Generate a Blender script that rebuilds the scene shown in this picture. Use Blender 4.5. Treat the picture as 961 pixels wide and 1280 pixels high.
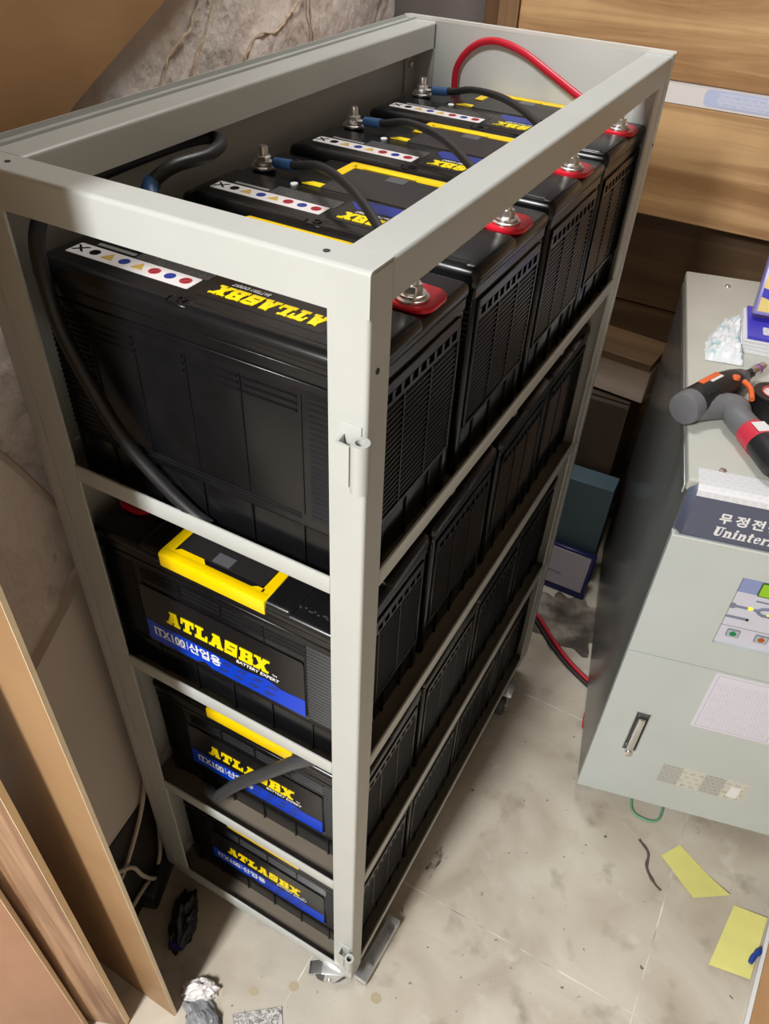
import bpy, bmesh, math, random
from mathutils import Vector, Matrix, noise
random.seed(7)
for o in list(bpy.data.objects): bpy.data.objects.remove(o)
SC = bpy.context.scene
COL = SC.collection

# ------------------------------------------------------------------ camera
cam_d = bpy.data.cameras.new('camera'); cam = bpy.data.objects.new('camera', cam_d); COL.objects.link(cam)
cam_d.sensor_fit = 'VERTICAL'; cam_d.sensor_height = 36.0; cam_d.sensor_width = 36.0
cam_d.lens = 980.57 / 1280 * 36.0; cam_d.clip_start = 0.02; cam_d.clip_end = 50
RX = Vector((0.87286106, 0.48647934, 0.03809746)); RY = Vector((0.34610648, -0.56217692, -0.75111079)); RZ = Vector((-0.34398236, 0.66880114, -0.659076))
CAMP = Vector((0.2225, -0.3986, 1.4149))
m = Matrix.Identity(4)
for i in range(3):
    m[i][0] = RX[i]; m[i][1] = -RY[i]; m[i][2] = -RZ[i]; m[i][3] = CAMP[i]
cam.matrix_world = m
SC.camera = cam
# ------------------------------------------------------------------ world, exposure
W = bpy.data.worlds.new('world'); SC.world = W; W.use_nodes = True
W.node_tree.nodes['Background'].inputs[0].default_value = (0.9, 0.93, 1.0, 1); W.node_tree.nodes['Background'].inputs[1].default_value = 0.05
SC.view_settings.view_transform = 'Standard'; SC.view_settings.look = 'None'
SC.view_settings.exposure = 0.0; SC.view_settings.gamma = 1.0; SC.view_settings.use_curve_mapping = False
LAMP_MAIN = 101.0; LAMP_FILL = 9.5       # watts of the main ceiling lamp and the added fill light
FZ = -0.072                                  # floor height (rack frame stands at z = 0 on its casters)

# ------------------------------------------------------------------ materials
MATS = {}
def mat(name, col, rough=0.5, metal=0.0, var=0.0, vscale=30.0, bump=0.0, bscale=200.0, spec=0.5, coat=0.0, alpha=1.0, trans=0.0):
    if name in MATS: return MATS[name]
    M = bpy.data.materials.new(name); M.use_nodes = True; nt = M.node_tree; b = nt.nodes['Principled BSDF']
    b.inputs['Base Color'].default_value = (*col, 1); b.inputs['Roughness'].default_value = rough; b.inputs['Metallic'].default_value = metal
    b.inputs['Specular IOR Level'].default_value = spec; b.inputs['Coat Weight'].default_value = coat
    b.inputs['Alpha'].default_value = alpha; b.inputs['Transmission Weight'].default_value = trans
    geo = nt.nodes.new('ShaderNodeNewGeometry')
    if var:
        n = nt.nodes.new('ShaderNodeTexNoise'); n.inputs['Scale'].default_value = vscale; n.inputs['Detail'].default_value = 6
        r = nt.nodes.new('ShaderNodeValToRGB'); c0 = [max(0, c * (1 - var)) for c in col]; c1 = [min(1, c * (1 + var)) for c in col]
        r.color_ramp.elements[0].position = .3; r.color_ramp.elements[1].position = .7
        r.color_ramp.elements[0].color = (*c0, 1); r.color_ramp.elements[1].color = (*c1, 1)
        nt.links.new(geo.outputs['Position'], n.inputs['Vector']); nt.links.new(n.outputs['Fac'], r.inputs['Fac']); nt.links.new(r.outputs['Color'], b.inputs['Base Color'])
    if bump:
        n2 = nt.nodes.new('ShaderNodeTexNoise'); n2.inputs['Scale'].default_value = bscale; n2.inputs['Detail'].default_value = 4
        bp = nt.nodes.new('ShaderNodeBump'); bp.inputs['Strength'].default_value = bump; bp.inputs['Distance'].default_value = 0.002
        nt.links.new(geo.outputs['Position'], n2.inputs['Vector']); nt.links.new(n2.outputs['Fac'], bp.inputs['Height']); nt.links.new(bp.outputs['Normal'], b.inputs['Normal'])
    MATS[name] = M; return M
def wood(name, c0, c1, axis='X', scale=1.0, rough=0.5, knots=True, contrast=.5):
    M = bpy.data.materials.new(name); M.use_nodes = True; nt = M.node_tree; b = nt.nodes['Principled BSDF']; b.inputs['Roughness'].default_value = rough
    geo = nt.nodes.new('ShaderNodeNewGeometry'); mp = nt.nodes.new('ShaderNodeMapping')
    s = {'X': (1.2, 22, 22), 'Y': (22, 1.2, 22), 'Z': (22, 22, 1.2)}[axis]
    mp.inputs['Scale'].default_value = [q * scale for q in s]
    n = nt.nodes.new('ShaderNodeTexNoise'); n.inputs['Scale'].default_value = 1.0; n.inputs['Detail'].default_value = 8; n.inputs['Distortion'].default_value = 1.2; n.inputs['Roughness'].default_value = .6
    n2 = nt.nodes.new('ShaderNodeTexNoise'); n2.inputs['Scale'].default_value = 5.0; n2.inputs['Detail'].default_value = 5
    r = nt.nodes.new('ShaderNodeValToRGB'); r.color_ramp.elements[0].position = .5 - contrast / 2.6; r.color_ramp.elements[1].position = .5 + contrast / 2.6
    r.color_ramp.elements[0].color = (*c0, 1); r.color_ramp.elements[1].color = (*c1, 1)
    mx = nt.nodes.new('ShaderNodeMixRGB'); mx.blend_type = 'MULTIPLY'; mx.inputs['Fac'].default_value = .55
    r2 = nt.nodes.new('ShaderNodeValToRGB'); r2.color_ramp.elements[0].position = .32; r2.color_ramp.elements[1].position = .6
    r2.color_ramp.elements[0].color = (.62, .55, .5, 1); r2.color_ramp.elements[1].color = (1, 1, 1, 1)
    nt.links.new(geo.outputs['Position'], mp.inputs['Vector']); nt.links.new(mp.outputs['Vector'], n.inputs['Vector']); nt.links.new(n.outputs['Fac'], r.inputs['Fac'])
    nt.links.new(geo.outputs['Position'], n2.inputs['Vector']); nt.links.new(n2.outputs['Fac'], r2.inputs['Fac'])
    nt.links.new(r.outputs['Color'], mx.inputs['Color1']); nt.links.new(r2.outputs['Color'], mx.inputs['Color2']); nt.links.new(mx.outputs['Color'], b.inputs['Base Color'])
    bp = nt.nodes.new('ShaderNodeBump'); bp.inputs['Strength'].default_value = .15; bp.inputs['Distance'].default_value = .002
    nt.links.new(n.outputs['Fac'], bp.inputs['Height']); nt.links.new(bp.outputs['Normal'], b.inputs['Normal'])
    MATS[name] = M; return M
def ramp_mat(name, stops, vscale=8.0, rough=.6, detail=8, bump=0.0, bscale=60, dist=0.0, spots=None, bdist=.004):
    M = bpy.data.materials.new(name); M.use_nodes = True; nt = M.node_tree; b = nt.nodes['Principled BSDF']; b.inputs['Roughness'].default_value = rough
    geo = nt.nodes.new('ShaderNodeNewGeometry'); n = nt.nodes.new('ShaderNodeTexNoise'); n.inputs['Scale'].default_value = vscale; n.inputs['Detail'].default_value = detail; n.inputs['Distortion'].default_value = dist
    r = nt.nodes.new('ShaderNodeValToRGB'); el = r.color_ramp.elements
    el[0].position, el[0].color = stops[0][0], (*stops[0][1], 1); el[1].position, el[1].color = stops[-1][0], (*stops[-1][1], 1)
    for p, c in stops[1:-1]:
        e = el.new(p); e.color = (*c, 1)
    nt.links.new(geo.outputs['Position'], n.inputs['Vector']); nt.links.new(n.outputs['Fac'], r.inputs['Fac'])
    out = r.outputs['Color']
    if spots:
        for sc, lo, hi, c in spots:
            v = nt.nodes.new('ShaderNodeTexNoise'); v.inputs['Scale'].default_value = sc; v.inputs['Detail'].default_value = 4
            rr = nt.nodes.new('ShaderNodeValToRGB'); rr.color_ramp.elements[0].position = lo; rr.color_ramp.elements[1].position = hi
            mx = nt.nodes.new('ShaderNodeMixRGB'); mx.inputs['Color2'].default_value = (*c, 1)
            nt.links.new(geo.outputs['Position'], v.inputs['Vector']); nt.links.new(v.outputs['Fac'], rr.inputs['Fac']); nt.links.new(rr.outputs['Color'], mx.inputs['Fac'])
            nt.links.new(out, mx.inputs['Color1']); out = mx.outputs['Color']
    nt.links.new(out, b.inputs['Base Color'])
    if bump:
        n2 = nt.nodes.new('ShaderNodeTexNoise'); n2.inputs['Scale'].default_value = bscale; n2.inputs['Detail'].default_value = 8
        bp = nt.nodes.new('ShaderNodeBump'); bp.inputs['Strength'].default_value = bump; bp.inputs['Distance'].default_value = bdist
        nt.links.new(geo.outputs['Position'], n2.inputs['Vector']); nt.links.new(n2.outputs['Fac'], bp.inputs['Height']); nt.links.new(bp.outputs['Normal'], b.inputs['Normal'])
    MATS[name] = M; return M
def print_mat(name, paper, ink, row=0.004, word=0.012, axes=('X', 'Z'), rough=.45, off=(0, 0)):
    """paper with rows of fine unreadable print (object space)"""
    M = bpy.data.materials.new(name); M.use_nodes = True; nt = M.node_tree; b = nt.nodes['Principled BSDF']; b.inputs['Roughness'].default_value = rough
    tc = nt.nodes.new('ShaderNodeTexCoord'); sp = nt.nodes.new('ShaderNodeSeparateXYZ'); nt.links.new(tc.outputs['Object'], sp.inputs[0])
    cb = nt.nodes.new('ShaderNodeCombineXYZ'); nt.links.new(sp.outputs[axes[0]], cb.inputs[0]); nt.links.new(sp.outputs[axes[1]], cb.inputs[1])
    br = nt.nodes.new('ShaderNodeTexBrick'); br.inputs['Scale'].default_value = 1.0; br.inputs['Brick Width'].default_value = word; br.inputs['Row Height'].default_value = row
    br.inputs['Mortar Size'].default_value = row * .28; br.inputs['Mortar Smooth'].default_value = .1; br.inputs['Color1'].default_value = (*ink, 1)
    br.inputs['Color2'].default_value = (*[(i + p) / 2 for i, p in zip(ink, paper)], 1); br.inputs['Mortar'].default_value = (*paper, 1)
    nz = nt.nodes.new('ShaderNodeTexNoise'); nz.inputs['Scale'].default_value = 900; nz.inputs['Detail'].default_value = 2; nt.links.new(tc.outputs['Object'], nz.inputs['Vector'])
    rr = nt.nodes.new('ShaderNodeValToRGB'); rr.color_ramp.elements[0].position = .45; rr.color_ramp.elements[1].position = .55
    mx = nt.nodes.new('ShaderNodeMixRGB'); mx.inputs['Color1'].default_value = (*paper, 1)
    nt.links.new(cb.outputs[0], br.inputs['Vector']); nt.links.new(nz.outputs['Fac'], rr.inputs['Fac']); nt.links.new(rr.outputs['Color'], mx.inputs['Fac'])
    nt.links.new(br.outputs['Color'], mx.inputs['Color2']); nt.links.new(mx.outputs['Color'], b.inputs['Base Color'])
    MATS[name] = M; return M

PAINT = mat('rack_paint', (.475, .485, .455), .38, var=.03, vscale=12, bump=.03, bscale=600)
SHELF = mat('shelf_paint', (.16, .135, .10), .45, var=.06, vscale=14)
PLASTIC = mat('battery_plastic', (.0055, .0055, .0065), .28, var=.25, vscale=40, bump=.03, bscale=700, spec=.35)
LIDP = mat('lid_plastic', (.0065, .0065, .0072), .27, var=.2, vscale=30, bump=.02, bscale=700, spec=.4)
GLOSSB = mat('black_sticker', (.010, .0095, .010), .25, spec=.35)
YEL = mat('yellow_plastic', (.90, .60, .0), .32, var=.02, vscale=50)
YELP = mat('yellow_print', (.92, .70, .0), .35)
BLUE = mat('blue_print', (.0, .045, .55), .3)
NAVY = mat('navy_print', (.012, .03, .24), .35)
WHITEP = mat('white_print', (.82, .82, .82), .4)
STICK = mat('white_sticker', (.72, .68, .66), .35)
REDPAD = mat('red_pad', (.72, .012, .03), .35)
REDCAB = mat('red_cable', (.50, .012, .03), .35)
STEEL = mat('stainless', (.80, .78, .75), .30, metal=1.0, var=.05, vscale=90)
GALV = mat('galvanised', (.68, .70, .71), .33, metal=.9, var=.12, vscale=60)
CHROME = mat('chrome', (.8, .8, .82), .12, metal=1.0)
RUBBER = mat('black_rubber', (.013, .013, .014), .42, bump=.05, bscale=300)
GREYCAB = mat('grey_cable', (.045, .045, .047), .45)
SLEEVE = mat('blue_sleeve', (.03, .085, .20), .45)
WHEELM = mat('wheel_rubber', (.07, .072, .075), .5)
UPSM = mat('ups_paint', (.535, .58, .56), .40, var=.03, vscale=9, bump=.08, bscale=900)
UPSTOP = mat('ups_top_paint', (.52, .52, .46), .42, var=.05, vscale=12, bump=.08, bscale=900)
UPSSHADE = mat('ups_side_shade', (.12, .125, .12), .25, var=.06, vscale=6)  # same paint as the front; shade on the side is put into this colour
HDR = mat('header_slate', (.095, .11, .165), .42, bump=.05, bscale=900)
DARK = mat('dark_recess', (.02, .018, .016), .7)

# ------------------------------------------------------------------ mesh helpers
def BM(): return bmesh.new()
def _join(bm, t):
    me = bpy.data.meshes.new('tmp'); t.to_mesh(me); t.free(); bm.from_mesh(me); bpy.data.meshes.remove(me)
def box(bm, x0, x1, y0, y1, z0, z1, r=0.0, seg=2, rot=None, M=None):
    t = BM(); bmesh.ops.create_cube(t, size=1.0)
    for v in t.verts: v.co = Vector(((x0 + x1) / 2 + v.co.x * (x1 - x0), (y0 + y1) / 2 + v.co.y * (y1 - y0), (z0 + z1) / 2 + v.co.z * (z1 - z0)))
    if r: bmesh.ops.bevel(t, geom=t.edges[:], offset=r, segments=seg, affect='EDGES', profile=.5)
    if M is not None: bmesh.ops.transform(t, matrix=M, verts=t.verts)
    if r:
        for f in t.faces: f.smooth = True
    _join(bm, t)
def prism(bm, poly, a, b, axis='Z', M=None, r=0.0):
    """extrude 2-D polygon. axis Z: (x,y); Y: (x,z); X: (y,z)"""
    def P(p, h): return {'Z': (p[0], p[1], h), 'Y': (p[0], h, p[1]), 'X': (h, p[0], p[1])}[axis]
    t = BM(); lo = [t.verts.new(P(p, a)) for p in poly]; hi = [t.verts.new(P(p, b)) for p in poly]; n = len(poly)
    t.faces.new(lo); t.faces.new(hi[::-1])
    for i in range(n): t.faces.new((lo[i], hi[i], hi[(i + 1) % n], lo[(i + 1) % n])[::-1])
    bmesh.ops.recalc_face_normals(t, faces=t.faces)
    if r: bmesh.ops.bevel(t, geom=t.edges[:], offset=r, segments=1, affect='EDGES')
    if M is not None: bmesh.ops.transform(t, matrix=M, verts=t.verts)
    _join(bm, t)
def tube(bm, pts, rad, seg=12, cap=True, flat=1.0):
    pts = [Vector(p) for p in pts]; n = len(pts); rad = rad if isinstance(rad, (list, tuple)) else [rad] * n
    rings = []; up = None
    for i, p in enumerate(pts):
        d = (pts[min(i + 1, n - 1)] - pts[max(i - 1, 0)]).normalized()
        if up is None:
            up = Vector((0, 0, 1)) if abs(d.z) < .9 else Vector((1, 0, 0))
        u = (up - d * up.dot(d)).normalized(); w = d.cross(u); up = u
        rings.append([bm.verts.new(p + (u * math.cos(2 * math.pi * k / seg) * flat + w * math.sin(2 * math.pi * k / seg)) * rad[i]) for k in range(seg)])
    for i in range(n - 1):
        for k in range(seg):
            f = bm.faces.new((rings[i][k], rings[i][(k + 1) % seg], rings[i + 1][(k + 1) % seg], rings[i + 1][k])); f.smooth = True
    if cap:
        bm.faces.new(rings[0][::-1]); bm.faces.new(rings[-1])
def spline(pts, n=8):
    pts = [Vector(p) for p in pts]; out = []
    P = [pts[0] * 2 - pts[1]] + pts + [pts[-1] * 2 - pts[-2]]
    for i in range(1, len(P) - 2):
        for k in range(n):
            t = k / n; a, b, c, d = P[i - 1], P[i], P[i + 1], P[i + 2]
            out.append(.5 * ((2 * b) + (c - a) * t + (2 * a - 5 * b + 4 * c - d) * t * t + (3 * b - a - 3 * c + d) * t ** 3))
    out.append(pts[-1]); return out
def lathe(bm, prof, c=(0, 0, 0), seg=20, axis='Z', M=None):
    t = BM(); rings = []
    for r, h in prof:
        rings.append([t.verts.new({'Z': (r * math.cos(a), r * math.sin(a), h), 'Y': (r * math.cos(a), h, r * math.sin(a)), 'X': (h, r * math.cos(a), r * math.sin(a))}[axis]) for a in [2 * math.pi * k / seg for k in range(seg)]])
    for i in range(len(prof) - 1):
        for k in range(seg):
            f = t.faces.new((rings[i][k], rings[i][(k + 1) % seg], rings[i + 1][(k + 1) % seg], rings[i + 1][k])); f.smooth = True
    if prof[0][0] > 1e-6: t.faces.new(rings[0][::-1])
    if prof[-1][0] > 1e-6: t.faces.new(rings[-1])
    bmesh.ops.remove_doubles(t, verts=t.verts, dist=1e-7)
    bmesh.ops.recalc_face_normals(t, faces=t.faces)
    for v in t.verts: v.co += Vector(c)
    if M is not None: bmesh.ops.transform(t, matrix=M, verts=t.verts)
    _join(bm, t)
def ring(bm, ro, ri, h0, h1, c=(0, 0, 0), seg=24, axis='Z', M=None):
    lathe(bm, [(ri, h0), (ro, h0), (ro, h1), (ri, h1), (ri, h0)], c, seg, axis, M)
def disc_poly(cx, cy, r, n=16, ry=None): return [(cx + r * math.cos(2 * math.pi * k / n), cy + (ry or r) * math.sin(2 * math.pi * k / n)) for k in range(n)]
def rrect(x0, x1, y0, y1, r, n=4):
    out = []
    for cx, cy, a0 in ((x1 - r, y1 - r, 0), (x0 + r, y1 - r, 90), (x0 + r, y0 + r, 180), (x1 - r, y0 + r, 270)):
        for k in range(n + 1):
            a = math.radians(a0 + 90 * k / n); out.append((cx + r * math.cos(a), cy + r * math.sin(a)))
    return out
def obj(name, bm, material, parent=None, sharp=40):
    me = bpy.data.meshes.new(name); bm.to_mesh(me); bm.free()
    me.materials.append(material)
    if sharp and any(p.use_smooth for p in me.polygons):
        try: me.set_sharp_from_angle(angle=math.radians(sharp))
        except Exception: pass
    o = bpy.data.objects.new(name, me); COL.objects.link(o)
    if parent is not None: o.parent = parent
    return o
def tag(o, label, cat=None, group=None, kind=None):
    if label: o['label'] = label
    if cat: o['category'] = cat
    if group: o['group'] = group
    if kind: o['kind'] = kind
    return o
def thing(name, label, cat, loc=(0, 0, 0), rz=0, group=None):
    o = bpy.data.objects.new(name, None); COL.objects.link(o); o.location = loc; o.rotation_euler = (0, 0, rz); o.empty_display_size = .05
    return tag(o, label, cat, group)
def copy_tree(o, parent=None):
    c = o.copy(); COL.objects.link(c); c.parent = parent
    for ch in list(o.children): copy_tree(ch, c)
    return c
def text_bm(bm, body, size, M, depth=.0004, bold=0.0, shear=0.0, width=None):
    cu = bpy.data.curves.new('txt', 'FONT'); cu.body = body; cu.size = size; cu.shear = shear; cu.resolution_u = 3
    o = bpy.data.objects.new('txt', cu); COL.objects.link(o)
    dg = bpy.context.evaluated_depsgraph_get(); dg.update(); me = bpy.data.meshes.new_from_object(o.evaluated_get(dg))
    if len(me.vertices):
        xs = [v.co.x for v in me.vertices]; x0, x1 = min(xs), max(xs); s = (width / (x1 - x0)) if width else 1.0
        for k, (dx, dy) in enumerate([(0, 0), (bold, 0), (-bold, 0), (0, bold), (0, -bold)] if bold else [(0, 0)]):
            t = BM(); t.from_mesh(me)
            for v in t.verts: v.co.x = (v.co.x - x0) * s + dx; v.co.y += dy; v.co.z = depth + k * .00004
            bmesh.ops.transform(t, matrix=M, verts=t.verts); _join(bm, t)
    bpy.data.objects.remove(o); bpy.data.curves.remove(cu); bpy.data.meshes.remove(me)

# heavy slab lettering for the battery brand, as convex strokes in a unit cell
def R_(x0, y0, x1, y1): return [(x0, y0), (x1, y0), (x1, y1), (x0, y1)]
SLAB = {
 'A': [[(.06, 0), (.34, 0), (.62, 1), (.34, 1)], [(.64, 0), (.98, 0), (.74, 1), (.42, 1)], R_(.24, .24, .80, .42), R_(-.03, 0, .42, .16), R_(.56, 0, 1.04, .16), R_(.20, .86, .68, 1)],
 'T': [R_(0, .74, 1, 1), R_(.34, 0, .68, 1), R_(.2, 0, .82, .17), R_(0, .54, .16, 1), R_(.84, .54, 1, 1)],
 'L': [R_(.14, 0, .48, 1), R_(0, .84, .62, 1), R_(0, 0, .95, .24), R_(.78, 0, .95, .46)],
 'S': [R_(.05, .76, .95, 1), R_(.05, .46, .40, 1), R_(.05, .40, .95, .62), R_(.60, 0, .95, .6), R_(.05, 0, .95, .25), R_(.05, 0, .2, .36), R_(.80, .66, .95, 1)],
 'B': [R_(.1, 0, .45, 1), R_(0, .8, .86, 1), R_(.1, .42, .9, .6), R_(0, 0, .92, .2), R_(.62, .5, .94, .95), R_(.64, .05, 1.0, .52)],
 'X': [[(.02, 0), (.38, 0), (.98, 1), (.62, 1)], [(.62, 0), (.98, 0), (.38, 1), (.02, 1)], R_(-.04, 0, .44, .15), R_(.56, 0, 1.04, .15), R_(-.04, .85, .44, 1), R_(.56, .85, 1.04, 1)],
}
def slab_text(bm, body, w, h, M, shear=.28, gap=.08, depth=.0005):
    cw = w / (len(body) + shear * .4); x = 0
    for ch in body:
        for i, poly in enumerate(SLAB[ch]):
            prism(bm, [(x + (px * (1 - gap) + py * shear * .55) * cw, py * h) for px, py in poly], 0, depth + i * .00005, 'Z', M)
        x += cw

# ------------------------------------------------------------------ room shell
A13 = math.radians(13.3)
WD = Vector((-math.sin(A13), math.cos(A13), 0)); WN = Vector((math.cos(A13), math.sin(A13), 0)); WQ = Vector((-.43, 0, 0))
CEIL = 2.30; YF = -2.60
FLOORM = ramp_mat('floor_vinyl', [(.30, (.40, .34, .265)), (.46, (.50, .44, .355)), (.62, (.58, .53, .44))], 6.0, .36, 12, .06, 120, .8,
                  spots=[(14, .58, .74, (.33, .28, .215)), (70, .70, .735, (.13, .10, .075)), (3.2, .52, .72, (.47, .44, .385)), (24, .62, .80, (.60, .56, .48))])
GROUT = mat('floor_grout', (.60, .57, .51), .8, var=.55, vscale=18)
bm = BM(); box(bm, -1.8, 1.9, YF, 1.6, FZ - .05, FZ - .0005)
floor = tag(obj('floor', bm, GROUT), 'worn beige vinyl tile floor', kind='structure')
PT = .515
tb = BM(); box(tb, .0011, PT - .0011, .0011, PT - .0011, -.003, 0)
tile0 = obj('tile', tb, FLOORM, floor); first = True
for i in range(-5, 3):
    for j in range(-6, 3):
        x = .425 + i * PT; y = .212 + j * PT
        if x > 1.9 or y > 1.55 or x + PT < -1.75 or y + PT < YF + .05: continue
        t = tile0 if first else tile0.copy()
        if not first: COL.objects.link(t)
        first = False; t.parent = floor; t.location = (x, y, FZ)
PLASTER = ramp_mat('rough_plaster', [(.3, (.66, .55, .475)), (.5, (.73, .63, .56)), (.72, (.77, .69, .63))], 7.0, .8, 9, .6, 38, .3,
                   spots=[(9, .62, .66, (.74, .68, .63)), (26, .70, .76, (.42, .31, .23))], bdist=.01)
SMOOTHW = mat('smooth_wall_panel', (.66, .58, .51), .45, var=.06, vscale=4)
BACKW = mat('grey_wall', (.22, .19, .18), .8, var=.15, vscale=6, bump=.2, bscale=50)
OFFW = mat('tan_wall', (.34, .28, .22), .8, var=.06, vscale=3, bump=.1, bscale=60)
# left wall: rough plaster, displaced grid
def wallpt(s, z, off=0.0): p = WQ + WD * s + WN * off; return Vector((p.x, p.y, z))
bm = BM(); NS, NZ = 150, 190; S0, S1 = -.14, 1.50
gr = []
for i in range(NS + 1):
    row = []
    for k in range(NZ + 1):
        s = S0 + (S1 - S0) * i / NS; z = FZ + (CEIL - FZ) * k / NZ
        d = .007 * noise.noise(Vector((s * 9, z * 9, 1.3))) + .004 * noise.noise(Vector((s * 31, z * 31, 4.1)))
        # plaster has flaked off in patches
        if noise.noise(Vector((s * 4.3, z * 6.1, 9.0))) > .13: d -= .006
        if i in (0, NS): d = 0
        row.append(bm.verts.new(wallpt(s, z, d)))
    gr.append(row)
for i in range(NS):
    for k in range(NZ):
        f = bm.faces.new((gr[i][k], gr[i + 1][k], gr[i + 1][k + 1], gr[i][k + 1])); f.smooth = True
bmesh.ops.recalc_face_normals(bm, faces=bm.faces)
wl = tag(obj('wall_left', bm, PLASTER, sharp=0), 'rough flaking plaster wall', kind='structure')
# smooth panel on the lower wall, sloping upper edge
bm = BM()
pts = [(-.135, FZ + .05), (1.40, FZ + .05), (1.40, .90), (.035, .678), (-.135, .622)]
lo = [bm.verts.new(wallpt(s, z, -.01)) for s, z in pts]; hi = [bm.verts.new(wallpt(s, z, .012)) for s, z in pts]
bm.faces.new(lo); bm.faces.new(hi[::-1])
for i in range(5): bm.faces.new((lo[i], hi[i], hi[(i + 1) % 5], lo[(i + 1) % 5]))
bmesh.ops.recalc_face_normals(bm, faces=bm.faces)
obj('smooth_panel', bm, SMOOTHW, wl)
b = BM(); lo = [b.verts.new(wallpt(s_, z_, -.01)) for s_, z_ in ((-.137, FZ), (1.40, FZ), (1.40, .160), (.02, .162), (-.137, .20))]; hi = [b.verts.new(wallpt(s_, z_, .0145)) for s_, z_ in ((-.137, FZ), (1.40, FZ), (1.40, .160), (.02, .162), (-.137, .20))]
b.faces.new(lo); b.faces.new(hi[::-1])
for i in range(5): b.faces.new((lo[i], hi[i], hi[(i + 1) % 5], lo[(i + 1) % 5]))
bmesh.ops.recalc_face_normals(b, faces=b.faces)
tag(obj('shade_strip_left', b, mat('shade_strip_black', (.02, .014, .011), .6)), 'dark strip standing in for the shaded recess at the foot of the left wall', kind='structure')  # shade of the recess below the wall panel, put in as a dark strip
# plaster ridges where the old finish was torn off
RIDGE = mat('torn_plaster_edge', (.50, .37, .25), .9, var=.3, vscale=80)
for pth, r in (([(.93, 1.20), (.84, 1.18), (.78, 1.165), (.70, 1.172), (.66, 1.15), (.655, 1.12)], .004), ([(.94, 1.22), (.935, 1.17), (.945, 1.12), (.94, 1.08)], .0035), ([(.55, 1.26), (.50, 1.215), (.43, 1.19), (.38, 1.14)], .004), ([(.62, 1.27), (.56, 1.22), (.50, 1.17), (.47, 1.13)], .003)):
    bm = BM(); sp = spline([wallpt(s, z, .004) for s, z in pth], 6)
    tube(bm, [p + WN * .004 * noise.noise(p * 60) + Vector((0, 0, .006 * noise.noise(p * 45 + Vector((3, 0, 0))))) for p in sp], [r * (.25 + 1.1 * abs(noise.noise(p * 70))) for p in sp], 6, flat=.6)
    obj('plaster_ridge', bm, RIDGE, wl)
bm = BM()
e0 = wallpt(S0, 0); box(bm, -1.8, e0.x - .006, e0.y, e0.y + .012, FZ, CEIL); tag(obj('wall_return', bm, OFFW), 'short return of the left wall behind the boards', kind='structure')
bm = BM(); box(bm, -1.85, -1.75, YF, e0.y, FZ, CEIL); tag(obj('wall_far_left', bm, OFFW), 'off-white wall left of the boards', kind='structure')
bm = BM(); box(bm, -.85, 1.9, 1.46, 1.56, FZ, CEIL); tag(obj('wall_back', bm, BACKW), 'grey-brown back wall', kind='structure')
bm = BM(); box(bm, 1.85, 1.95, YF, 1.56, FZ, CEIL); tag(obj('wall_right', bm, OFFW), 'off-white right wall', kind='structure')
bm = BM(); box(bm, -1.85, 1.95, YF - .1, YF, FZ, CEIL); tag(obj('wall_front', bm, OFFW), 'off-white wall behind the viewer', kind='structure')
bm = BM(); box(bm, -1.85, 1.95, YF - .1, 1.6, CEIL, CEIL + .06); tag(obj('ceiling', bm, mat('ceiling_white', (.50, .48, .44), .8)), 'white ceiling', kind='structure')

# ceiling panel lamps, the rear one an added fill light
def panel_lamp(label, x, y, sx, sy, power, col=(.985, .995, 1)):
    t = thing('panel_lamp', label, 'lamp', (x, y, CEIL), 0, 'ceiling panel lamps')
    b = BM()
    for x0, x1, y0, y1 in ((-sx / 2 - .02, -sx / 2, -sy / 2 - .02, sy / 2 + .02), (sx / 2, sx / 2 + .02, -sy / 2 - .02, sy / 2 + .02), (-sx / 2, sx / 2, -sy / 2 - .02, -sy / 2), (-sx / 2, sx / 2, sy / 2, sy / 2 + .02)): box(b, x0, x1, y0, y1, -.04, 0)
    obj('frame', b, mat('lamp_white', (.8, .8, .8), .4), t)
    M = MATS.get('panel_glow')
    if not M:
        M = mat('panel_glow', (1, 1, 1), .4); p = M.node_tree.nodes['Principled BSDF']; p.inputs['Emission Color'].default_value = (1, .98, .94, 1); p.inputs['Emission Strength'].default_value = 6
    b = BM(); box(b, -sx / 2, sx / 2, -sy / 2, sy / 2, -.030, -.004); obj('diffuser', b, M, t)
    ld = bpy.data.lights.new('panel_light', 'AREA'); ld.shape = 'RECTANGLE'; ld.size = sx; ld.size_y = sy; ld.energy = power; ld.color = col
    lo_ = bpy.data.objects.new('panel_light', ld); COL.objects.link(lo_); lo_.parent = t; lo_.location = (0, 0, -.045)
panel_lamp('bright ceiling panel lamp behind the viewer', -.17, -1.58, .22, .60, LAMP_MAIN)
panel_lamp('added fill light panel above the back of the rack', -.15, .88, .30, .30, LAMP_FILL)  # unseen fill light added to brighten the left wall and back planks

# ------------------------------------------------------------------ battery rack
RW, RD, RH, PW = .3646, .7636, 1.2085, .0322
LEV = [(.9230, .0205), (.6238, .0205), (.3242, .0215), (.0303, .0303)]       # shelf top, lip height
rack = thing('battery_rack', 'tall off-white steel rack on casters holding four tiers of black batteries', 'rack', (0, 0, 0))
def bent_angle(b, w1, w2, T=.0026, R=.0034):
    """L profile in x (w1) and y (w2), outer corner at the origin, rounded bend"""
    arc = [(R - R * math.cos(a), R - R * math.sin(a)) for a in [math.pi / 2 * k / 5 for k in range(6)]]
    return [(0, w2)] + arc + [(w1, 0), (w1, T), (T + .001, T), (T, T + .001), (T, w2)]
def angle_post(x0, sx, y0, sy, z0, z1, name='post'):
    b = BM(); prof = [(x0 + sx * u, y0 + sy * v) for u, v in bent_angle(b, PW, .030)]
    prism(b, prof, z0, z1, 'Z')
    return obj(name, b, PAINT, rack)
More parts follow.
